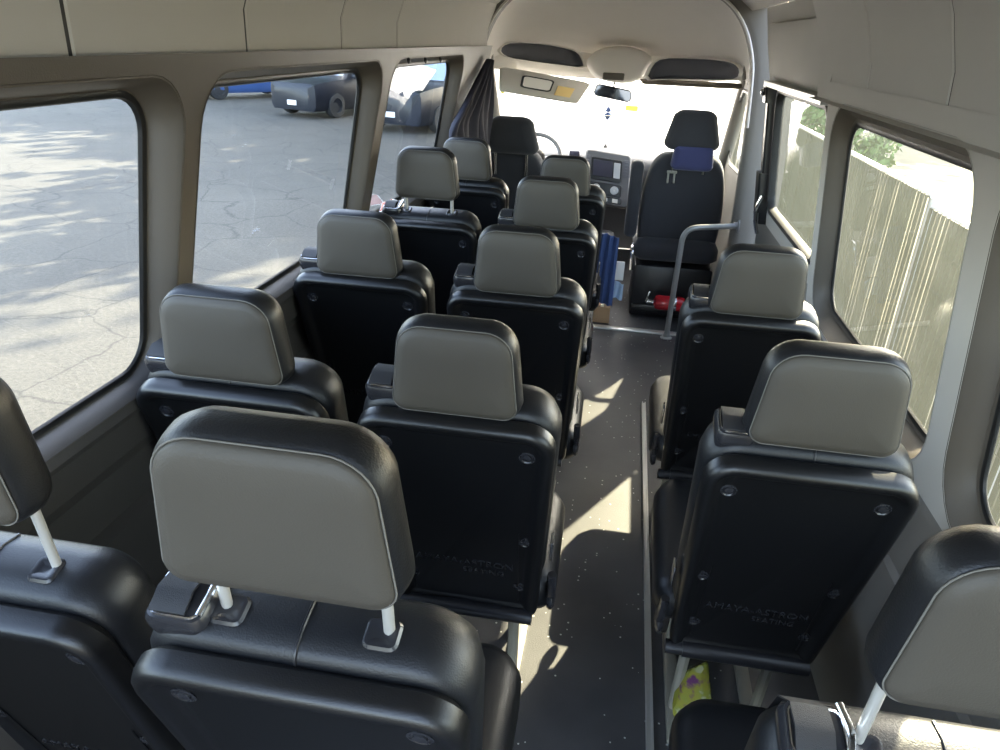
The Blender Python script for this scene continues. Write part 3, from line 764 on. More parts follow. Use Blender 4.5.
for c in kids(ds):
    if c.name.startswith('headrest'): c.scale = (1.34, 1, 1.06); c.location = (0, 0, -0.115)
# armrest of the passenger seat
mb = MB(); mb.loft([[V((u, 0.16 + nn, 0.50 + v)) for u, v in rr(0.07, 0.07, 0.46, 0.03, 0.03, 5, i, -0.262)] for i, nn in ((0.02, -0.035), (0.004, -0.028), (0, 0), (0, 0.05), (0.006, 0.075), (0.02, 0.082))])
o = mb.build('armrest', M['fabric'], ps, ang=60)
mb = MB(); mb.tube(fillet([V((-0.225, 0.26, 0.42)), V((-0.235, 0.20, 0.44)), V((-0.24, 0.13, 0.42)), V((-0.235, 0.11, 0.30))], 0.03), 0.012, 8); mb.build('recliner_lever', M['chrome'], ps)
# blue cloth wrapped round the headrest stem
mb = MB(); A = (0.215, 0.195, 0.14, 0.03, 0.02)
def hb(i, n): return [V((u, 0.115 - n - 0.05 * v, 0.965 + v)) for u, v in rr(*A, 6, i)]
mb.loft([hb(0.02, -0.065), hb(0.0, -0.055), hb(-0.002, 0.0), hb(0.0, 0.05), hb(0.01, 0.062), hb(0.03, 0.066)])
o = mb.build('neck_cloth', M['navy'], ps, ang=60); o.location = (0.015, 0.0, -0.03); o['label'] = 'blue cloth band'
# pale hook hanging on the back of the seat
h = empty('seat_hook', at(672, 172, y=4.57)); mb = MB()
mb.box((0, 0, 0), (0.06, 0.014, 0.016), None, 0.004); mb.build('hook_bar', M['leg'], h)
for sx in (-0.02, 0.016): MB().tube(fillet([V((sx, 0, 0)), V((sx, -0.012, -0.05)), V((sx, -0.022, -0.062))], 0.01), 0.006, 8).build('hook_prong', M['leg'], h)
tag(h, 'small pale double hook on the back of the front passenger seat', 'hook')
# fire extinguisher lying across the seat base
e = empty('fire_extinguisher', at(662, 301, y=4.53)); 
mb = MB(); mb.lathe([(0.0, -0.10), (0.035, -0.095), (0.047, -0.075), (0.047, 0.07), (0.040, 0.09), (0.02, 0.10), (0.0, 0.102)], (0.045, 0, 0), (-1, 0, 0), 24); mb.build('cylinder_body', M['red'], e)
mb = MB(); mb.lathe([(0.016, 0.0), (0.016, 0.03), (0.02, 0.032), (0.02, 0.045), (0, 0.047)], (-0.055, 0, 0), (-1, 0, 0), 14); mb.box((-0.095, -0.0, 0.035), (0.012, 0.018, 0.07), Matrix.Rotation(0.25, 3, 'Y'), 0.003); mb.build('valve_handle', M['chrome'], e)
mb = MB(); mb.lathe([(0.05, -0.012), (0.0515, -0.008), (0.0515, 0.008), (0.05, 0.012)], (0.075, 0, 0), (1, 0, 0), 24); mb.build('mounting_band', M['chrome'], e)
tag(e, 'red fire extinguisher lying behind the front passenger seat base', 'fire extinguisher')
e.location.y = 4.50
# grab pole
gp = empty('grab_pole', at(666, 340, z=0.0)); gl0 = V(gp.location)
P = [V((0, 0, 0)), V((0.03, 0.01, 0.715)), V((0.31, 0.02, 0.705))]
a = at(666, 338, y=4.24); b = at(684, 228, y=4.24); c2 = at(739, 226, y=4.30)
mb = MB(); mb.tube(fillet([a - gl0, b - gl0, c2 - gl0], 0.085, 10), 0.0165, 14); mb.build('pole_tube', M['tube'], gp, ang=60)
mb = MB(); mb.lathe([(0.035, 0.0), (0.035, 0.006), (0.02, 0.012), (0.019, 0.03)], a - gl0, (0, 0, 1), 18); mb.build('pole_flange', M['tube'], gp); mb = MB(); mb.lathe([(0.035, 0.0), (0.035, 0.006), (0.02, 0.012), (0.019, 0.03)], c2 - gl0, (-1, 0, 0), 18); mb.build('pole_flange', M['tube'], gp)
tag(gp, 'bent grey grab pole standing behind the front passenger seat', 'grab pole')

# dashboard
db = empty('dashboard', (-0.12, 5.9, 0)); d0 = V(db.location)
mb = MB(); prof = [(6.40, 0.80), (6.05, 0.885), (5.80, 0.895), (5.68, 0.865), (5.64, 0.80), (5.72, 0.66), (5.90, 0.52), (6.2, 0.45), (6.40, 0.45)]
prof = smooth_ring(prof)
mb.loft([[V((x, y - 0.10 * ((x + 0.12) / 0.85) ** 2 * 0, z)) - d0 for y, z in prof] for x in (-0.95, -0.94, 0.66, 0.67)])
mb.build('dash_top', M['dash'], db, ang=50)
Z = lambda px, py: at(px, py, y=5.5)
# centre stack, built on a slightly reclined plane
cs = empty('centre_stack', (0, 5.5, 0))
COL.objects.unlink(cs); bpy.data.objects.remove(cs)
pa, pb, pc, pd = at(586, 148, y=5.50), at(632, 155, y=5.50), at(622, 205, y=5.42), at(583, 199, y=5.42)
ux = (pb - pa).normalized(); uz = (pd - pa).normalized(); un = ux.cross(uz).normalized()
if un.y > 0: un = -un
W_ = (pb - pa).length; H_ = (pd - pa).length
def S(u, v, n=0): return pa + ux * (u * W_) + uz * (v * H_) + un * n - d0
def plate(mb, u0, u1, v0, v1, n0, n1, r=0.012, bev=0.004):
    w = (u1 - u0) * W_; h = (v1 - v0) * H_
    def rg(i, n): return [S(0, 0, n) + ux * x + uz * y for x, y in rr(w, w, h, r, r, 4, i, u0 * W_ + w / 2, v0 * H_)]
    mb.loft([rg(0, n0), rg(0, n1 - bev), rg(bev, n1)])
mb = MB(); plate(mb, 0.0, 1.0, 0.0, 1.05, -0.35, 0.0, 0.03, 0.012); stack = mb.build('centre_stack', M['dash'], db)
mb = MB(); plate(mb, 0.14, 0.80, 0.14, 0.58, -0.01, 0.006); plate(mb, 0.12, 0.82, 0.62, 0.86, -0.01, 0.004); plate(mb, 0.12, 0.84, 0.88, 1.0, -0.01, 0.004); mb.build('radio_surround', M['satin'], stack)
mb = MB(); plate(mb, 0.18, 0.60, 0.19, 0.50, 0.0, 0.008, 0.006, 0.002); mb.build('screen', M['screen'], stack, smooth=False)
mb = MB(); plate(mb, 0.63, 0.77, 0.20, 0.50, 0.0, 0.008, 0.004, 0.002); mb.build('button_column', M['silver'], stack)
for u in (0.27, 0.67):
    MB().lathe([(0.028, 0.0), (0.030, 0.008), (0.026, 0.01), (0.024, 0.004), (0.018, 0.004), (0.016, 0.02), (0, 0.022)], S(u, 0.74, 0.004), un, 20).build('climate_knob', M['silver'], stack)
for q in range(6):
    mb = MB(); plate(mb, 0.16 + q * 0.065, 0.21 + q * 0.065, 0.905, 0.975, 0.0, 0.008, 0.003, 0.002); mb.build('switch', M['silver'], stack)
mb = MB(); plate(mb, 0.64, 0.76, 0.90, 0.98, 0.0, 0.010, 0.003, 0.002); mb.build('pale_switch', M['paper'], stack)
for u0, u1 in ((0.84, 0.98), (0.02, 0.12)):
    mb = MB(); plate(mb, u0, u1, 0.12, 0.46, -0.01, 0.006, 0.006, 0.002)
    for q in range(5): plate(mb, u0 + 0.015, u1 - 0.015, 0.16 + q * 0.06, 0.18 + q * 0.06, 0.0, 0.012, 0.002, 0.001)
    mb.build('air_vent', M['cubby'], stack)
tag(db, 'grey dashboard with radio and climate knobs below the windscreen', 'dashboard')
# instrument cowl + steering wheel
sw = empty('steering_wheel', (-0.635, 5.30, 0.875)); tl = math.radians(38)
mb = MB(); 
def swp(a, r, n=0): 
    x, y = math.cos(a) * r, math.sin(a) * r
    return V((x, y * math.sin(tl) + n * math.cos(tl), y * math.cos(tl) - n * math.sin(tl)))
mb.tube([swp(2 * PI * q / 40, 0.185) for q in range(40)], 0.016, 10, closed=True); mb.build('wheel_rim', M['dash'], sw, ang=60)
mb = MB()
for a in (0.15, PI - 0.15, -PI / 2): mb.tube([swp(a, 0.04, 0.02), swp(a, 0.18)], 0.016, 8, flat=0.5)
mb.build('wheel_spokes', M['silver'], sw)
mb = MB(); mb.lathe([(0.07, 0.03), (0.075, 0.0), (0.05, -0.02), (0, -0.025)], (0, 0, 0), (0, math.cos(tl), -math.sin(tl)), 24); mb.build('wheel_hub', M['black'], sw)
mb = MB(); mb.tube([swp(0, 0, 0.02), swp(0, 0, 0.45)], 0.03, 12); mb.build('steering_column', M['black'], sw)
tag(sw, 'steering wheel rim seen past the right side of the driver headrest', 'steering wheel')
# small phone holder on dash
ph = empty('phone_holder', at(574, 158, y=5.55)); mb = MB(); mb.box((0, 0, 0), (0.075, 0.02, 0.10), Matrix.Rotation(-0.3, 3, 'X'), 0.006); mb.build('phone_body', M['screen'], ph)
mb = MB(); mb.box((0, 0.03, -0.03), (0.03, 0.06, 0.03), None, 0.006); mb.box((0, 0.012, 0), (0.085, 0.012, 0.11), Matrix.Rotation(-0.3, 3, 'X'), 0.006); mb.build('holder_clamp', M['silver'], ph)
tag(ph, 'bluish phone in a holder at the left of the centre stack', 'phone holder')
db2 = MB(); q = at(606, 142, y=5.95); db2.lathe([(0.022, 0.0), (0.020, 0.012), (0.006, 0.03), (0, 0.034)], V((q.x, 5.95, 0.889)), (0, 0, 1), 12); tag(db2.build('dash_sensor', M['black']), 'tiny dark sensor knob standing on the dashboard top', 'sensor')
# rear view mirror + air freshener
rm = empty('rearview_mirror', at(613, 93, y=5.55)); 
mb = MB(); a = at(594, 90, y=5.55); b = at(632, 98, y=5.55); wd = (b - a).length; rotm = Matrix.Rotation(math.atan2(-(a.z - b.z), b.x - a.x) * -1.0, 3, 'Y')
def mr(i, n): return [rotm @ V((u, n, v - 0.0425)) for u, v in rr(wd, wd * 0.96, 0.085, 0.03, 0.03, 6, i)]
mb.loft([mr(0.02, 0.03), mr(0.004, 0.02), mr(0, 0), mr(0.003, -0.008), mr(0.006, -0.010)]); mb.build('mirror_case', M['black'], rm)
MB().loft([mr(0.009, -0.0100), mr(0.009, -0.0125)]).build('mirror_face', M['mirrorglass'], rm, smooth=False)
MB().tube([V((0, 0.02, 0.02)), V((0.005, 0.06, 0.08))], 0.01, 8).build('mirror_stem', M['silver'], rm)
tag(rm, 'rear view mirror hanging below the overhead light console', 'mirror')
af = empty('air_freshener', at(609, 103, y=5.53)); l = af.location
MB().tube([V((0, 0, 0.02)), V((0.0, 0, -0.02))], 0.002, 6).build('cord', M['bluecloth'], af)
mb = MB(); mb.lathe([(0.002, -0.02), (0.022, -0.045), (0.026, -0.055), (0.01, -0.062)], (0, 0, 0), (0, 0, 1), 6); mb.lathe([(0.012, -0.064), (0.032, -0.08), (0.03, -0.088), (0.003, -0.118)], (0, 0, 0), (0, 0, 1), 6); mb.build('ornament', M['bluecloth'], af, smooth=False)
MB().lathe([(0.018, -0.078), (0.0335, -0.08), (0.0335, -0.086), (0.018, -0.087)], (0, 0, 0), (0, 0, 1), 6).build('white_band', M['paper'], af, smooth=False)
tag(af, 'small blue ornament dangling below the rear view mirror', 'ornament')
# sun visors
def visor(name, quad, m, r=0.02, th=0.016):
    q = [at(px, py, y=y) for px, py, y in quad]; c = sum(q, V()) / 4
    root = empty(name, c)
    def bl(s, t): return (q[0].lerp(q[1], s)).lerp(q[3].lerp(q[2], s), t) - c
    nn = (q[1] - q[0]).cross(q[3] - q[0]).normalized()
    if nn.y > 0: nn = -nn
    def ring(i, n):
        return [bl(u, v) + nn * n for u, v in rr(1, 1, 1, 0.12, 0.06, 6, i, 0.5, 0)]
    mb = MB(); mb.loft([ring(0.03, -th), ring(0, -th * 0.5), ring(0, th * 0.3), ring(0.03, th * 0.6)])
    mb.build('visor_board', m, root)
    return root, bl, nn
vs, bl, nn = visor('sun_visor', [(500, 66, 5.06), (591, 83, 5.42), (577, 104, 5.36), (499, 91, 5.02)], M['liner'])  # paler than the other visor: backlight and haze put into the board colour
def vplate(name, u0, u1, v0, v1, m, n0, n1, r=0.15):
    def ring(i, n): return [bl(u0 + (u1 - u0) * u, v0 + (v1 - v0) * v) + nn * n for u, v in rr(1, 1, 1, r, r, 5, i, 0.5, 0)]
    MB().loft([ring(0, n0), ring(0, n1)]).build(name, m, vs)
vplate('mirror_frame', 0.24, 0.60, 0.20, 0.72, M['black'], 0.006, 0.013)
vplate('mirror_cover_paper', 0.26, 0.58, 0.25, 0.67, M['paper'], 0.010, 0.015)
vplate('warning_label', 0.66, 0.86, 0.38, 0.80, M['yellowlab'], 0.008, 0.0105, 0.04)
tag(vs, 'folded down left sun visor with a white mirror cover and yellow label', 'sun visor')
vr, bl, nn2 = visor('sun_visor', [(640, 79, 5.45), (742, 84, 5.02), (741, 88, 5.0), (642, 83, 5.40)], M['reveal'], th=0.012)
tag(vr, 'right sun visor folded up against the windscreen header', 'sun visor')
# windscreen stickers
for px, py, w_, h_, lab, t in ((631, 107, 0.10, 0.07, 'yellow sticker on the windscreen beside the rear view mirror', 0.7), (503, 91, 0.035, 0.05, 'small yellow green sticker at the left edge of the windscreen', 0.75)):
    p = at(px, py, y=5.60); best = min(((p.x - (wsp(s / 200, tt / 100) + wl).x) ** 2 * 4 + ((at(px, py, y=(wsp(s / 200, tt / 100) + wl).y)) - (wsp(s / 200, tt / 100) + wl)).length ** 2 * 10, s, tt) for s in range(0, 201, 4) for tt in range(0, 101, 4))
    s, tt = best[1] / 200, best[2] / 100; c = wsp(s, tt, -0.008) + wl; dx = (wsp(min(s + 0.02, 1), tt) - wsp(s - 0.02, tt)).normalized(); dz = (wsp(s, min(tt + 0.02, 1)) - wsp(s, tt - 0.02)).normalized()
    n_ = dx.cross(dz).normalized()
    mb = MB(); mb.loft([[c + dx * u + dz * (v) + n_ * off for u, v in rr(w_, w_, h_, 0.012, 0.012, 5, 0, 0, -h_ / 2)] for off in (0.0, -0.002)]); o = mb.build('windscreen_sticker', M['yellowgreen'], None, smooth=False)
    tag(o, lab, 'sticker')
# curtain gathered on the left pillar
mb = MB(); nU, nVv = 60, 16
rings = []
for j in range(nVv + 1):
    t = j / nVv; z = 1.53 - 0.55 * t
    wid = 0.06 + 0.60 * min(1, t * 1.9)
    P = []
    for i in range(nU + 1):
        s = i / nU
        base = V((-0.785 - 0.055 * (1 - s) * (wid / 0.62), 4.32 - (1 - s) * wid * 1.15, z))
        amp = 0.012 + 0.012 * t
        w_ = (math.sin(s * 2 * PI * 6 + 0.9 * math.sin(5 * t)) + 0.6 * math.sin(s * 25 + 2 * t)) * amp
        P.append(base + V((w_ * 0.9, w_ * 0.25, 0.006 * math.sin(9 * t + 7 * s))))
    rings.append(P)
front = rings; back = [[p + V((-0.006, -0.004, 0)) for p in r] for r in rings]
for r_, b_ in zip(front, back): pass
mb.loft([list(f) + list(reversed(b)) for f, b in zip(front, back)])
cu = mb.build('curtain', M['curtain'], ang=80)
tag(cu, 'dark navy curtain gathered at the left pillar behind the driver seat', 'curtain')
# snap studs over the front left window
for px, py in ((408, 60.5), (425, 60.5), (440, 60)):
    p = at(px, py, x=-0.822); z = p.z
    p = at(px, py, x=-0.955 + 0.215 * (z - 0.93))
    o = MB().lathe([(0.012, 0), (0.012, 0.004), (0.007, 0.008), (0, 0.009)], (0, 0, 0), (1, 0, 0.2), 12).build('snap_stud', M['black']); o.location = p
    tag(o, 'black curtain snap stud above the front left window, %s of three' % {408: 'leftmost', 425: 'middle', 440: 'rightmost'}[px], 'stud', 'curtain snap studs')

# things in the gap beside the passenger seat
o = MB(); a = at(595, 296, y=4.40); b = at(610, 310, y=4.40); o.box(((a.x + b.x) / 2, 4.47, 0.055), (abs(b.x - a.x), 0.12, 0.11), None, 0.003)
bx = o.build('cardboard_box', M['card'], smooth=False); bx.location.z = 0.0
MB().box(((a.x + b.x) / 2, 4.47, 0.1105), (0.02, 0.121, 0.002)).build('tape', M['cream'], bx, smooth=False)
tag(bx, 'small brown cardboard box on the cab floor beside the passenger seat', 'box')
def cloth(name, x0, x1, y, z0, z1, m, lab, cat, folds=3, amp=0.015):
    mb = MB(); R_ = []
    for j in range(13):
        t = j / 12; P = []
        for i in range(17):
            s = i / 16
            P.append(V((x0 + (x1 - x0) * s, y + amp * math.sin(s * folds * 2 * PI + 2 * t) + 0.03 * (1 - t), z1 + (z0 - z1) * t + 0.01 * math.sin(s * 5))))
        R_.append(P + [p + V((0, 0.008, 0)) for p in reversed(P)])
    mb.loft(R_); o = mb.build(name, m, None, ang=80); tag(o, lab, cat); return o
a = at(598, 235, y=4.47); b = at(613, 296, y=4.47)
cloth('jacket', a.x, b.x + 0.0, 4.45, 0.115, a.z, M['bluecloth'], 'blue cloth hanging in the gap left of the front passenger seat', 'cloth')
a = at(612, 262, y=4.48); b = at(623, 281, y=4.48)
o = MB(); o.box(((a.x + b.x) / 2, 4.50, (a.z + b.z) / 2), (abs(b.x - a.x), 0.03, abs(a.z - b.z)), Matrix.Rotation(-0.15, 3, 'X'), 0.004); pk = o.build('paper_packet', M['paper'])
MB().box(((a.x + b.x) / 2, 4.483, (a.z + b.z) / 2 - 0.03), (abs(b.x - a.x) * 0.8, 0.003, 0.012)).build('packet_label', M['reveal'], pk, smooth=False)
tag(pk, 'white paper packet beside the base of the front passenger seat', 'packet')
a = at(612, 284, y=4.48); b = at(622, 300, y=4.48)
cloth('cloth_rag', a.x, b.x, 4.49, b.z, a.z, M['lightblue'], 'pale blue rag below the white packet by the passenger seat', 'rag', 2, 0.008)
# centre floor console in the cab
mb = MB(); mb.loft([[V((u, v + 4.95, z)) for u, v in rr(0.22, 0.22, 0.60, 0.05, 0.05, 5, i)] for i, z in ((0, 0), (0, 0.30), (0.01, 0.33), (0.03, 0.34))]); o = mb.build('gear_console', M['dash']); o.location = (-0.12, 0, 0)
mb = MB(); mb.tube([V((0, 5.15, 0.33)), V((0, 5.13, 0.50))], 0.012, 8); mb.lathe([(0.012, 0), (0.026, 0.02), (0.026, 0.05), (0, 0.06)], (0, 5.13, 0.49), (0, 0, 1), 14); g = mb.build('gear_lever', M['black'], o)
tag(o, 'low console with gear lever between the two cab seats', 'console')

# leaflet on the left sill
lf = at(388, 200, x=-0.91); o = empty('leaflet', (-0.925, 2.72, 0.985))
mb = MB(); mb.loft([[V((-0.045, y, 0.0)), V((0.0, y, 0.018)), V((0.045, y, 0.004)), V((0.045, y, 0.0055)), V((0.0, y, 0.0195)), V((-0.045, y, 0.0015))] for y in (-0.09, 0.09)]); mb.build('pages', M['paper'], o, smooth=False)
mb = MB(); mb.loft([[V((-0.043, y, 0.003)), V((0.0, y, 0.021)), V((0.0, y, 0.0225)), V((-0.043, y, 0.0045))] for y in (-0.08, 0.075)]); mb.build('red_cover', M['red'], o, smooth=False)
o.rotation_euler = (0, 0, 0.25); o.location = (-0.935, 2.90, 0.985)
tag(o, 'red and white leaflet lying by the window beside the raised headrest', 'leaflet')
# crumpled snack bag under the nearest right seat
def bag(name, c, s, m, lab):
    bm = bmesh.new(); bmesh.ops.create_icosphere(bm, subdivisions=4, radius=1)
    rnd = random.Random(3)
    offs = [(V((rnd.uniform(-1, 1), rnd.uniform(-1, 1), rnd.uniform(-1, 1))).normalized(), rnd.uniform(0.5, 1.0)) for _ in range(26)]
    for v in bm.verts:
        d = v.co.normalized(); r = min(o_ / max(0.25, d.dot(n_)) if d.dot(n_) > 0.25 else 9 for n_, o_ in offs)
        v.co = d * min(r, 1.15)
        v.co = V((v.co.x * s[0], v.co.y * s[1], v.co.z * s[2]))
    mb = MB(); mb.bm.free(); mb.bm = bm; o = mb.build(name, m, None, ang=15); o.location = c; return o
def bag_mat():
    m, nt, b = new_mat('yellow_green_bag_film'); N = nt.nodes; L = nt.links
    tc = N.new('ShaderNodeTexCoord'); nz = N.new('ShaderNodeTexNoise'); nz.inputs['Scale'].default_value = 22; nz.inputs['Detail'].default_value = 3
    L.new(tc.outputs['Object'], nz.inputs['Vector']); cr = N.new('ShaderNodeValToRGB'); E_ = cr.color_ramp.elements
    E_[0].position = 0.36; E_[0].color = (0.10, 0.03, 0.10, 1); E_[1].position = 0.45; E_[1].color = (0.23, 0.22, 0.03, 1)
    e2 = E_.new(0.58); e2.color = (0.20, 0.22, 0.04, 1); e3 = E_.new(0.68); e3.color = (0.42, 0.44, 0.38, 1)
    L.new(nz.outputs['Fac'], cr.inputs['Fac']); L.new(cr.outputs['Color'], b.inputs['Base Color']); b.inputs['Roughness'].default_value = 0.2
    return m
M['bag'] = bag_mat()
p = at(687, 672, z=0.10)
o = bag('snack_bag', (p.x + 0.012, p.y - 0.07, 0.12), (0.07, 0.08, 0.12), M['bag'], ''); tag(o, 'crumpled yellow green snack bag on the floor under the nearest right seat', 'bag')

# ================================================================== OUTSIDE
GZ = -0.65
mb = MB(); mb.box((-28.5, 30, GZ - 0.1), (62, 140, 0.2)); o = mb.build('ground', M['asphalt'], smooth=False); struct(o, 'cracked pale asphalt parking lot', 'ground')
mb = MB(); mb.box((34, 30, GZ - 0.1), (63, 140, 0.2)); o = mb.build('ground', M['dirt'], smooth=False); struct(o, 'bright sandy ground beyond the fence', 'ground')
# slatted chain-link fence
FX = 1.90
def fence(y0, y1, ztop, lab):
    root = empty('slat_fence', (FX, y0, GZ)); l = V(root.location)
    mb = MB(); pitch = 0.068; n = int((y1 - y0) / pitch); rnd = random.Random(5)
    for i in range(n):
        y = y0 + (i + 0.5) * pitch
        w_ = rnd.choice((0.058, 0.054, 0.048, 0.041, 0.035))
        a_ = rnd.uniform(-0.1, 0.1)
        mb.box(V((FX, y, (GZ + 0.06 + ztop) / 2)) - l, (0.008, w_, ztop - GZ - 0.06), Matrix.Rotation(a_, 3, 'Z'))
    mb.build('slats', M['slat'], root, smooth=False)
    MB().tube([V((FX + 0.03, y0, ztop)) - l, V((FX + 0.03, y1, ztop)) - l], 0.022, 10).build('top_rail', M['grey'], root)
    y = y0 + 0.03
    while y < y1 + 0.01:
        MB().lathe([(0.032, 0), (0.032, ztop - GZ + 0.03), (0.02, ztop - GZ + 0.06), (0, ztop - GZ + 0.065)], V((FX + 0.05, y, GZ)) - l, (0, 0, 1), 12).build('post', M['grey'], root); y += 2.42
    # wire mesh
    mb = MB()
    for zz in [GZ + 0.15 + 0.22 * q for q in range(int((ztop - GZ) / 0.22))]: mb.tube([V((FX - 0.012, y0, zz)) - l, V((FX - 0.012, y1, zz)) - l], 0.0018, 4)
    mb.build('wires', M['slat'], root)
    tag(root, lab, 'fence')
fence(4.95, 16.0, 0.85, 'tall pale green slatted fence seen through the large right window and the door window')
fence(-1.5, 4.90, 0.79, 'lower nearer length of pale green slatted fence outside the right windows')

def car(name, loc, rot, paint, lab, L_=4.4, W_=1.8, H_=1.5, suv=False, group='parked cars'):
    root = empty(name, loc); root.rotation_euler = (0, 0, rot)
    h = H_; st = []
    # stations along length (front at -L/2): y, half width at belt, z bottom, z belt, z roof (or belt), roof half width
    hood = 0.62 * h; roof = h
    A_ = [(-0.50, 0.70, 0.22, 0.50 * h, 0.50 * h), (-0.485, 0.90, 0.2, 0.56 * h, 0.57 * h), (-0.40, 0.97, 0.2, 0.6 * h, 0.62 * h), (-0.24, 1.0, 0.2, 0.63 * h, 0.66 * h), (-0.20, 1.0, 0.2, 0.64 * h, 0.68 * h), (-0.06, 1.0, 0.2, 0.65 * h, 0.98 * h), (0.10, 1.0, 0.2, 0.66 * h, 1.0 * h), (0.32, 1.0, 0.2, 0.66 * h, 0.96 * h), (0.47, 0.97, 0.2, 0.66 * h, 0.70 * h if not suv else 0.9 * h), (0.50, 0.88, 0.25, 0.60 * h, 0.62 * h)]
    mb = MB(); rings = []
    for (ty, ww, zb, zl, zr) in A_:
        hw = ww * W_ / 2; rw = hw * (0.74 if zr > zl + 0.12 else 0.92)
        half = [(hw * 0.9, zb), (hw, zb + 0.12), (hw, zl * 0.8), (hw * 0.97, zl), (rw, zr - 0.03), (rw * 0.85, zr)]
        rings.append([V((x, ty * L_, z)) for x, z in half] + [V((-x, ty * L_, z)) for x, z in reversed(half)])
    mb.loft(rings); mb.build('body', paint, root, ang=40)
    # glass
    mb = MB(); hw = W_ / 2
    mb.loft([[V((sx * hw * 0.80, -0.195 * L_ - 0.012, 0.69 * h)) for sx in (-1, 1)], [V((sx * hw * 0.66, -0.075 * L_ - 0.012, 0.955 * h)) for sx in (-1, 1)]], closed=False)
    mb.loft([[V((sx * hw * 0.80, -0.19 * L_, 0.69 * h)) for sx in (-1, 1)], [V((sx * hw * 0.66, -0.07 * L_, 0.95 * h)) for sx in (-1, 1)]], closed=False)
    mb.build('windscreen', M['carglass'], root, smooth=False)
    for sx in (-1, 1):
        mb = MB(); mb.loft([[V((sx * hw * 0.985, y * L_, 0.69 * h)) for y in (-0.12, 0.36)], [V((sx * hw * 0.80, y * L_, 0.92 * h)) for y in (-0.06, 0.30)]], closed=False); mb.build('side_glass', M['carglass'], root, smooth=False)
        MB().lathe([(0.0, -0.02), (0.11, -0.015), (0.12, 0.0), (0.09, 0.03), (0, 0.04)], (sx * hw * 0.72, -0.478 * L_, 0.47 * h), (0, -1, 0), 14).build('headlight', M['lamp'], root)
        for y in (-0.31, 0.30):
            mb = MB(); mb.lathe([(0.20, -0.11), (0.32, -0.10), (0.335, 0.0), (0.32, 0.10), (0.20, 0.11), (0.18, 0.07), (0.05, 0.08), (0, 0.08)], (sx * (hw - 0.09), y * L_, 0.335), (sx, 0, 0), 24); mb.build('wheel', M['tyre'], root)
        mb = MB(); mb.box((sx * (hw + 0.06), -0.15 * L_, 0.68 * h), (0.14, 0.08, 0.11), None, 0.02); mb.build('side_mirror', paint, root)
    mb = MB()
    for q in range(4): mb.box((0, -0.492 * L_, 0.33 * h + q * 0.045), (W_ * 0.45, 0.05, 0.02), None, 0.004)
    mb.build('grille', M['silver'], root)
    mb = MB(); mb.box((0, -0.50 * L_, 0.25 * h), (0.34, 0.02, 0.13), None, 0.004); mb.build('number_plate', M['paper'], root)
    tag(root, lab, 'car', group)
car('suv', (-5.3, 20.5, GZ), -0.25, M['carblack'], 'dark SUV seen through the front left window, nearest of the parked cars', 4.7, 1.95, 1.75, True)
car('hatchback', (-8.6, 22.3, GZ), -0.35, M['carblack'], 'black car at the top right of the middle left window', 4.4, 1.85, 1.6, True)
car('sedan', (-13.6, 25.6, GZ), -0.6, M['carblue'], 'blue car at the top left of the middle left window', 4.4, 1.8, 1.5)
# small trailer between the blue and the black car
tr = empty('utility_trailer', (-11.0, 24.6, GZ)); tr.rotation_euler = (0, 0, 0.5); tr.scale = (0.75, 0.75, 0.75)
mb = MB(); mb.box((0, 0, 0.75), (1.3, 2.2, 0.06)); mb.box((-0.63, 0, 0.95), (0.05, 2.2, 0.4)); mb.box((0.63, 0, 0.95), (0.05, 2.2, 0.4)); mb.box((0, 1.08, 0.95), (1.3, 0.05, 0.4)); mb.box((0, -1.08, 0.95), (1.3, 0.05, 0.4)); mb.build('trailer_bed', M['grey'], tr, smooth=False)
mb = MB(); mb.tube([(0.3, -1.0, 0.70), (0, -2.4, 0.25)], 0.05, 8); mb.tube([(-0.3, -1.0, 0.70), (0, -2.4, 0.25)], 0.05, 8); mb.tube([(0, -2.35, 0.3), (0, -2.35, 0.02)], 0.04, 8); mb.build('drawbar', M['grey'], tr)
for sx in (-1, 1): MB().lathe([(0.15, -0.08), (0.27, -0.08), (0.29, 0), (0.27, 0.08), (0.1, 0.08), (0, 0.08)], (sx * 0.75, 0.1, 0.29), (sx, 0, 0), 20).build('wheel', M['tyre'], tr)
tag(tr, 'small grey trailer with drawbar between the blue and the black car', 'trailer')
# box truck behind the dark car
bt = empty('box_truck', (-8.3, 30.0, GZ)); 
MB().box((0, 0, 1.9), (2.3, 4.5, 2.6), None, 0.05).build('cargo_box', M['cream'], bt)
MB().box((0.7, -2.27, 1.3), (0.7, 0.05, 1.0), None, 0.01).build('orange_panel', M['orange'], bt)
mb = MB(); mb.box((0, -2.9, 1.1), (2.0, 1.2, 1.3), None, 0.15); mb.build('truck_cab', M['carwhite'], bt)
MB().box((0, -3.49, 1.35), (1.7, 0.06, 0.55), None, 0.02).build('windscreen', M['carglass'], bt)
for sx in (-1, 1):
    for y in (-2.8, 1.2): MB().lathe([(0.2, -0.12), (0.4, -0.12), (0.42, 0), (0.4, 0.12), (0.1, 0.12), (0, 0.12)], (sx * 0.95, y, 0.42), (sx, 0, 0), 20).build('wheel', M['tyre'], bt)
tag(bt, 'cream box truck with an orange panel behind the dark SUV', 'truck')
# white car beyond the fence on the right
car('van_car', (8.6, 8.6, GZ), 1.4, M['carwhite'], 'white car parked on the sandy ground beyond the fence', 4.6, 1.85, 1.5)
bpy.data.objects['van_car'].name = 'estate_car'

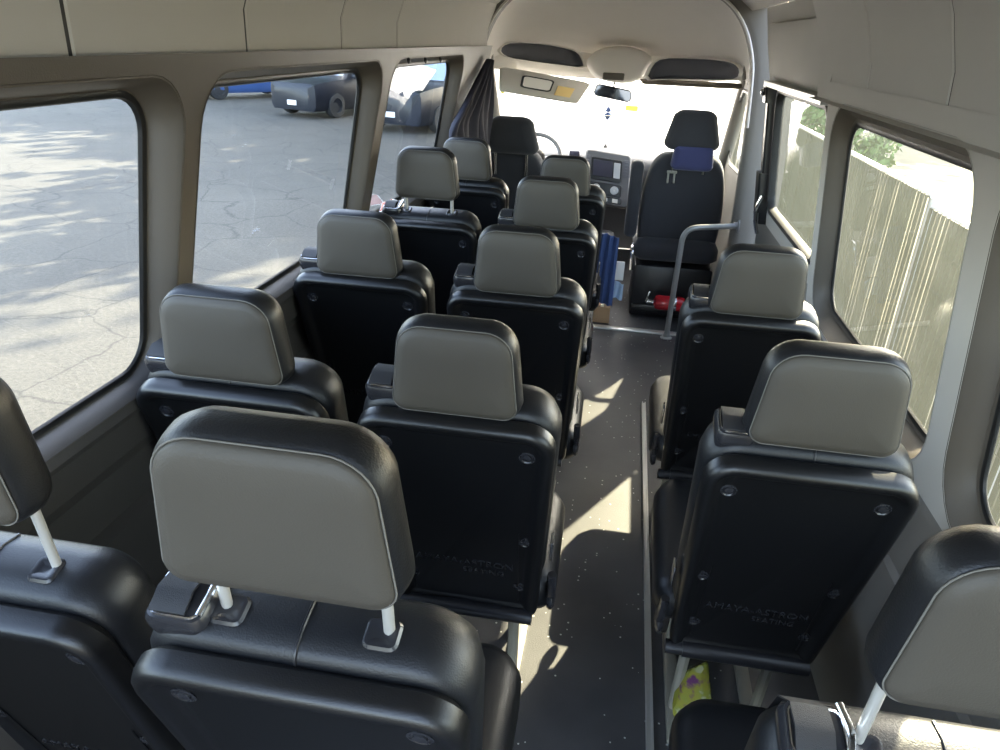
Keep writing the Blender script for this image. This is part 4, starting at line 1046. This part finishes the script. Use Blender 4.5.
def tree(loc, h, cr, lab, dens=900, seed=1, trunk=0.18, crown_lo=0.35, leaf=0.28, name='tree'):
    rnd = random.Random(seed); root = empty(name, loc)
    mb = MB(); tips = []
    tp = V((rnd.uniform(-.3, .3), rnd.uniform(-.3, .3), h * 0.75))
    mb.tube([V((0, 0, -0.05)), V((0.05, 0.03, h * 0.3)), tp * 0.7, tp], [trunk, trunk * 0.8, trunk * 0.5, trunk * 0.2], 9)
    for i in range(16):
        a = rnd.uniform(0, 2 * PI); t = rnd.uniform(crown_lo, 0.95); st = tp * t
        ln = cr * rnd.uniform(0.6, 1.0) * (1.15 - 0.6 * abs(t - 0.55))
        en = st + V((math.cos(a) * ln, math.sin(a) * ln, rnd.uniform(0.15, 0.5) * ln))
        mid = st.lerp(en, 0.5) + V((0, 0, 0.1 * ln))
        mb.tube([st, mid, en], [trunk * 0.35, trunk * 0.2, trunk * 0.06], 6); tips += [(mid, ln * 0.35), (en, ln * 0.38)]
    mb.build('trunk', M['bark'], root)
    bm = bmesh.new()
    for i in range(dens):
        c, r = rnd.choice(tips); d = V((rnd.gauss(0, 1), rnd.gauss(0, 1), rnd.gauss(0, 0.8))) * r * 0.6
        p = c + d; n = V((rnd.uniform(-1, 1), rnd.uniform(-1, 1), rnd.uniform(-1, 1))).normalized(); u = n.orthogonal().normalized(); w = n.cross(u); s = leaf * rnd.uniform(0.6, 1.3)
        vs = [bm.verts.new(p + u * s + w * 0), bm.verts.new(p + w * s * 0.55), bm.verts.new(p - u * s), bm.verts.new(p - w * s * 0.55)]
        bm.faces.new(vs)
    me = bpy.data.meshes.new('crown'); bm.to_mesh(me); bm.free(); me.materials.append(M['leaf'])
    o = bpy.data.objects.new('crown', me); COL.objects.link(o); o.parent = root
    tag(root, lab, 'tree', 'trees around the lot')
TREES = [((-1.9, 13.8, GZ), 9.0, 1.6, 420, 0.27, 0.55), ((-3.3, 18.3, GZ), 8.0, 1.8, 900, 0.2, 0.5), ((-1.4, 17.5, GZ), 10.0, 2.4, 350, 0.30, 0.55),
         ((3.2, 28.0, GZ), 14.0, 5.0, 8000, 0.35, 0.35), ((-3.6, 31.0, GZ), 14.0, 5.0, 8000, 0.35, 0.35), ((-11.0, 34.0, GZ), 15.0, 5.4, 8000, 0.4, 0.35), ((-19.5, 37.0, GZ), 15.0, 6.5, 7000, 0.4, 0.35), ((11.0, 31.0, GZ), 12.0, 4.5, 3000, 0.3, 0.4)]
for i, (l_, h_, c_, d_, t_, lo_) in enumerate(TREES):
    tree(l_, h_, c_, ['slim leafy tree standing ahead of the van, left of the windscreen view', 'slim leafy tree ahead of the van behind the first slim tree', 'slim leafy tree ahead of the van, nearest the windscreen view', 'tall tree straight ahead beyond the parking lot', 'tall tree behind the cream box truck', 'tall tree behind the grey trailer', 'tall tree far behind the blue car', 'mid sized tree ahead to the right'][i], d_, i + 2, t_, lo_, 0.34 if i > 2 else 0.22)
def bush(loc, s, lab, seed):
    rnd = random.Random(seed); root = empty('bush', loc); bm = bmesh.new()
    for i in range(3500):
        d = V((rnd.gauss(0, 1), rnd.gauss(0, 1), rnd.gauss(0, 1))).normalized() * rnd.uniform(0.55, 1.0)
        p = V((d.x * s[0], d.y * s[1], s[2] + d.z * s[2])); n = V((rnd.uniform(-1, 1), rnd.uniform(-1, 1), rnd.uniform(-1, 1))).normalized(); u = n.orthogonal().normalized(); w = n.cross(u); q = 0.065 * rnd.uniform(0.6, 1.3)
        bm.faces.new([bm.verts.new(p + u * q), bm.verts.new(p + w * q * 0.6), bm.verts.new(p - u * q), bm.verts.new(p - w * q * 0.6)])
    me = bpy.data.meshes.new('foliage'); bm.to_mesh(me); bm.free(); me.materials.append(M['leaf']); o = bpy.data.objects.new('foliage', me); COL.objects.link(o); o.parent = root
    mb = MB()
    for q in range(7): a = q * 0.9; mb.tube([V((0, 0, -0.02)), V((math.cos(a) * s[0] * 0.6, math.sin(a) * s[1] * 0.6, s[2] * 1.3))], [0.03, 0.01], 6)
    mb.build('stems', M['bark'], root); tag(root, lab, 'bush')
bush((3.6, 13.8, GZ), (1.0, 1.1, 0.9), 'green bush just beyond the fence, seen at the top of the door window', 4)

# ================================================================== LIGHT
SUN = V((1.0, 2.1, 1.53)).normalized()
sl = bpy.data.lights.new('sun', 'SUN'); sl.energy = 7.5; sl.color = (1.0, 0.88, 0.66); sl.angle = math.radians(0.53)
so = bpy.data.objects.new('sun', sl); COL.objects.link(so); so.rotation_euler = SUN.to_track_quat('Z', 'Y').to_euler(); so.location = (5, 12, 9)
wd_ = bpy.data.worlds.new('sky'); scn.world = wd_; wd_.use_nodes = True; nt = wd_.node_tree
sk = nt.nodes.new('ShaderNodeTexSky'); sk.sky_type = 'NISHITA'; sk.sun_disc = False; sk.sun_elevation = math.asin(SUN.z); sk.sun_rotation = math.atan2(SUN.x, SUN.y); sk.dust_density = 2.0; sk.air_density = 1.0
bg = nt.nodes['Background']
hs_ = nt.nodes.new('ShaderNodeHueSaturation'); hs_.inputs['Saturation'].default_value = 0.75; nt.links.new(sk.outputs[0], hs_.inputs['Color']); nt.links.new(hs_.outputs[0], bg.inputs[0]); bg.inputs[1].default_value = 0.45

# ================================================================== CAMERA
cam = bpy.data.cameras.new('camera'); co = bpy.data.objects.new('camera', cam); COL.objects.link(co)
cam.sensor_fit = 'HORIZONTAL'; cam.sensor_width = 36; cam.lens = 36 * FPX / 1000; cam.clip_start = 0.02; cam.clip_end = 400
right = V((RX.x, RY.x, RZ.x)); up = -V((RX.y, RY.y, RZ.y)); fw = V((RX.z, RY.z, RZ.z))
mt = Matrix((right, up, -fw)).transposed().to_4x4(); mt.translation = EYE; co.matrix_world = mt
scn.camera = co
scn.view_settings.view_transform = 'Standard'; scn.view_settings.look = 'None'; scn.view_settings.gamma = 1.0; scn.view_settings.use_curve_mapping = False
scn.view_settings.exposure = 2.1
scn.cycles.use_denoising = True; scn.cycles.max_bounces = 10; scn.cycles.diffuse_bounces = 6; scn.cycles.transparent_max_bounces = 24; scn.cycles.sample_clamp_indirect = 6
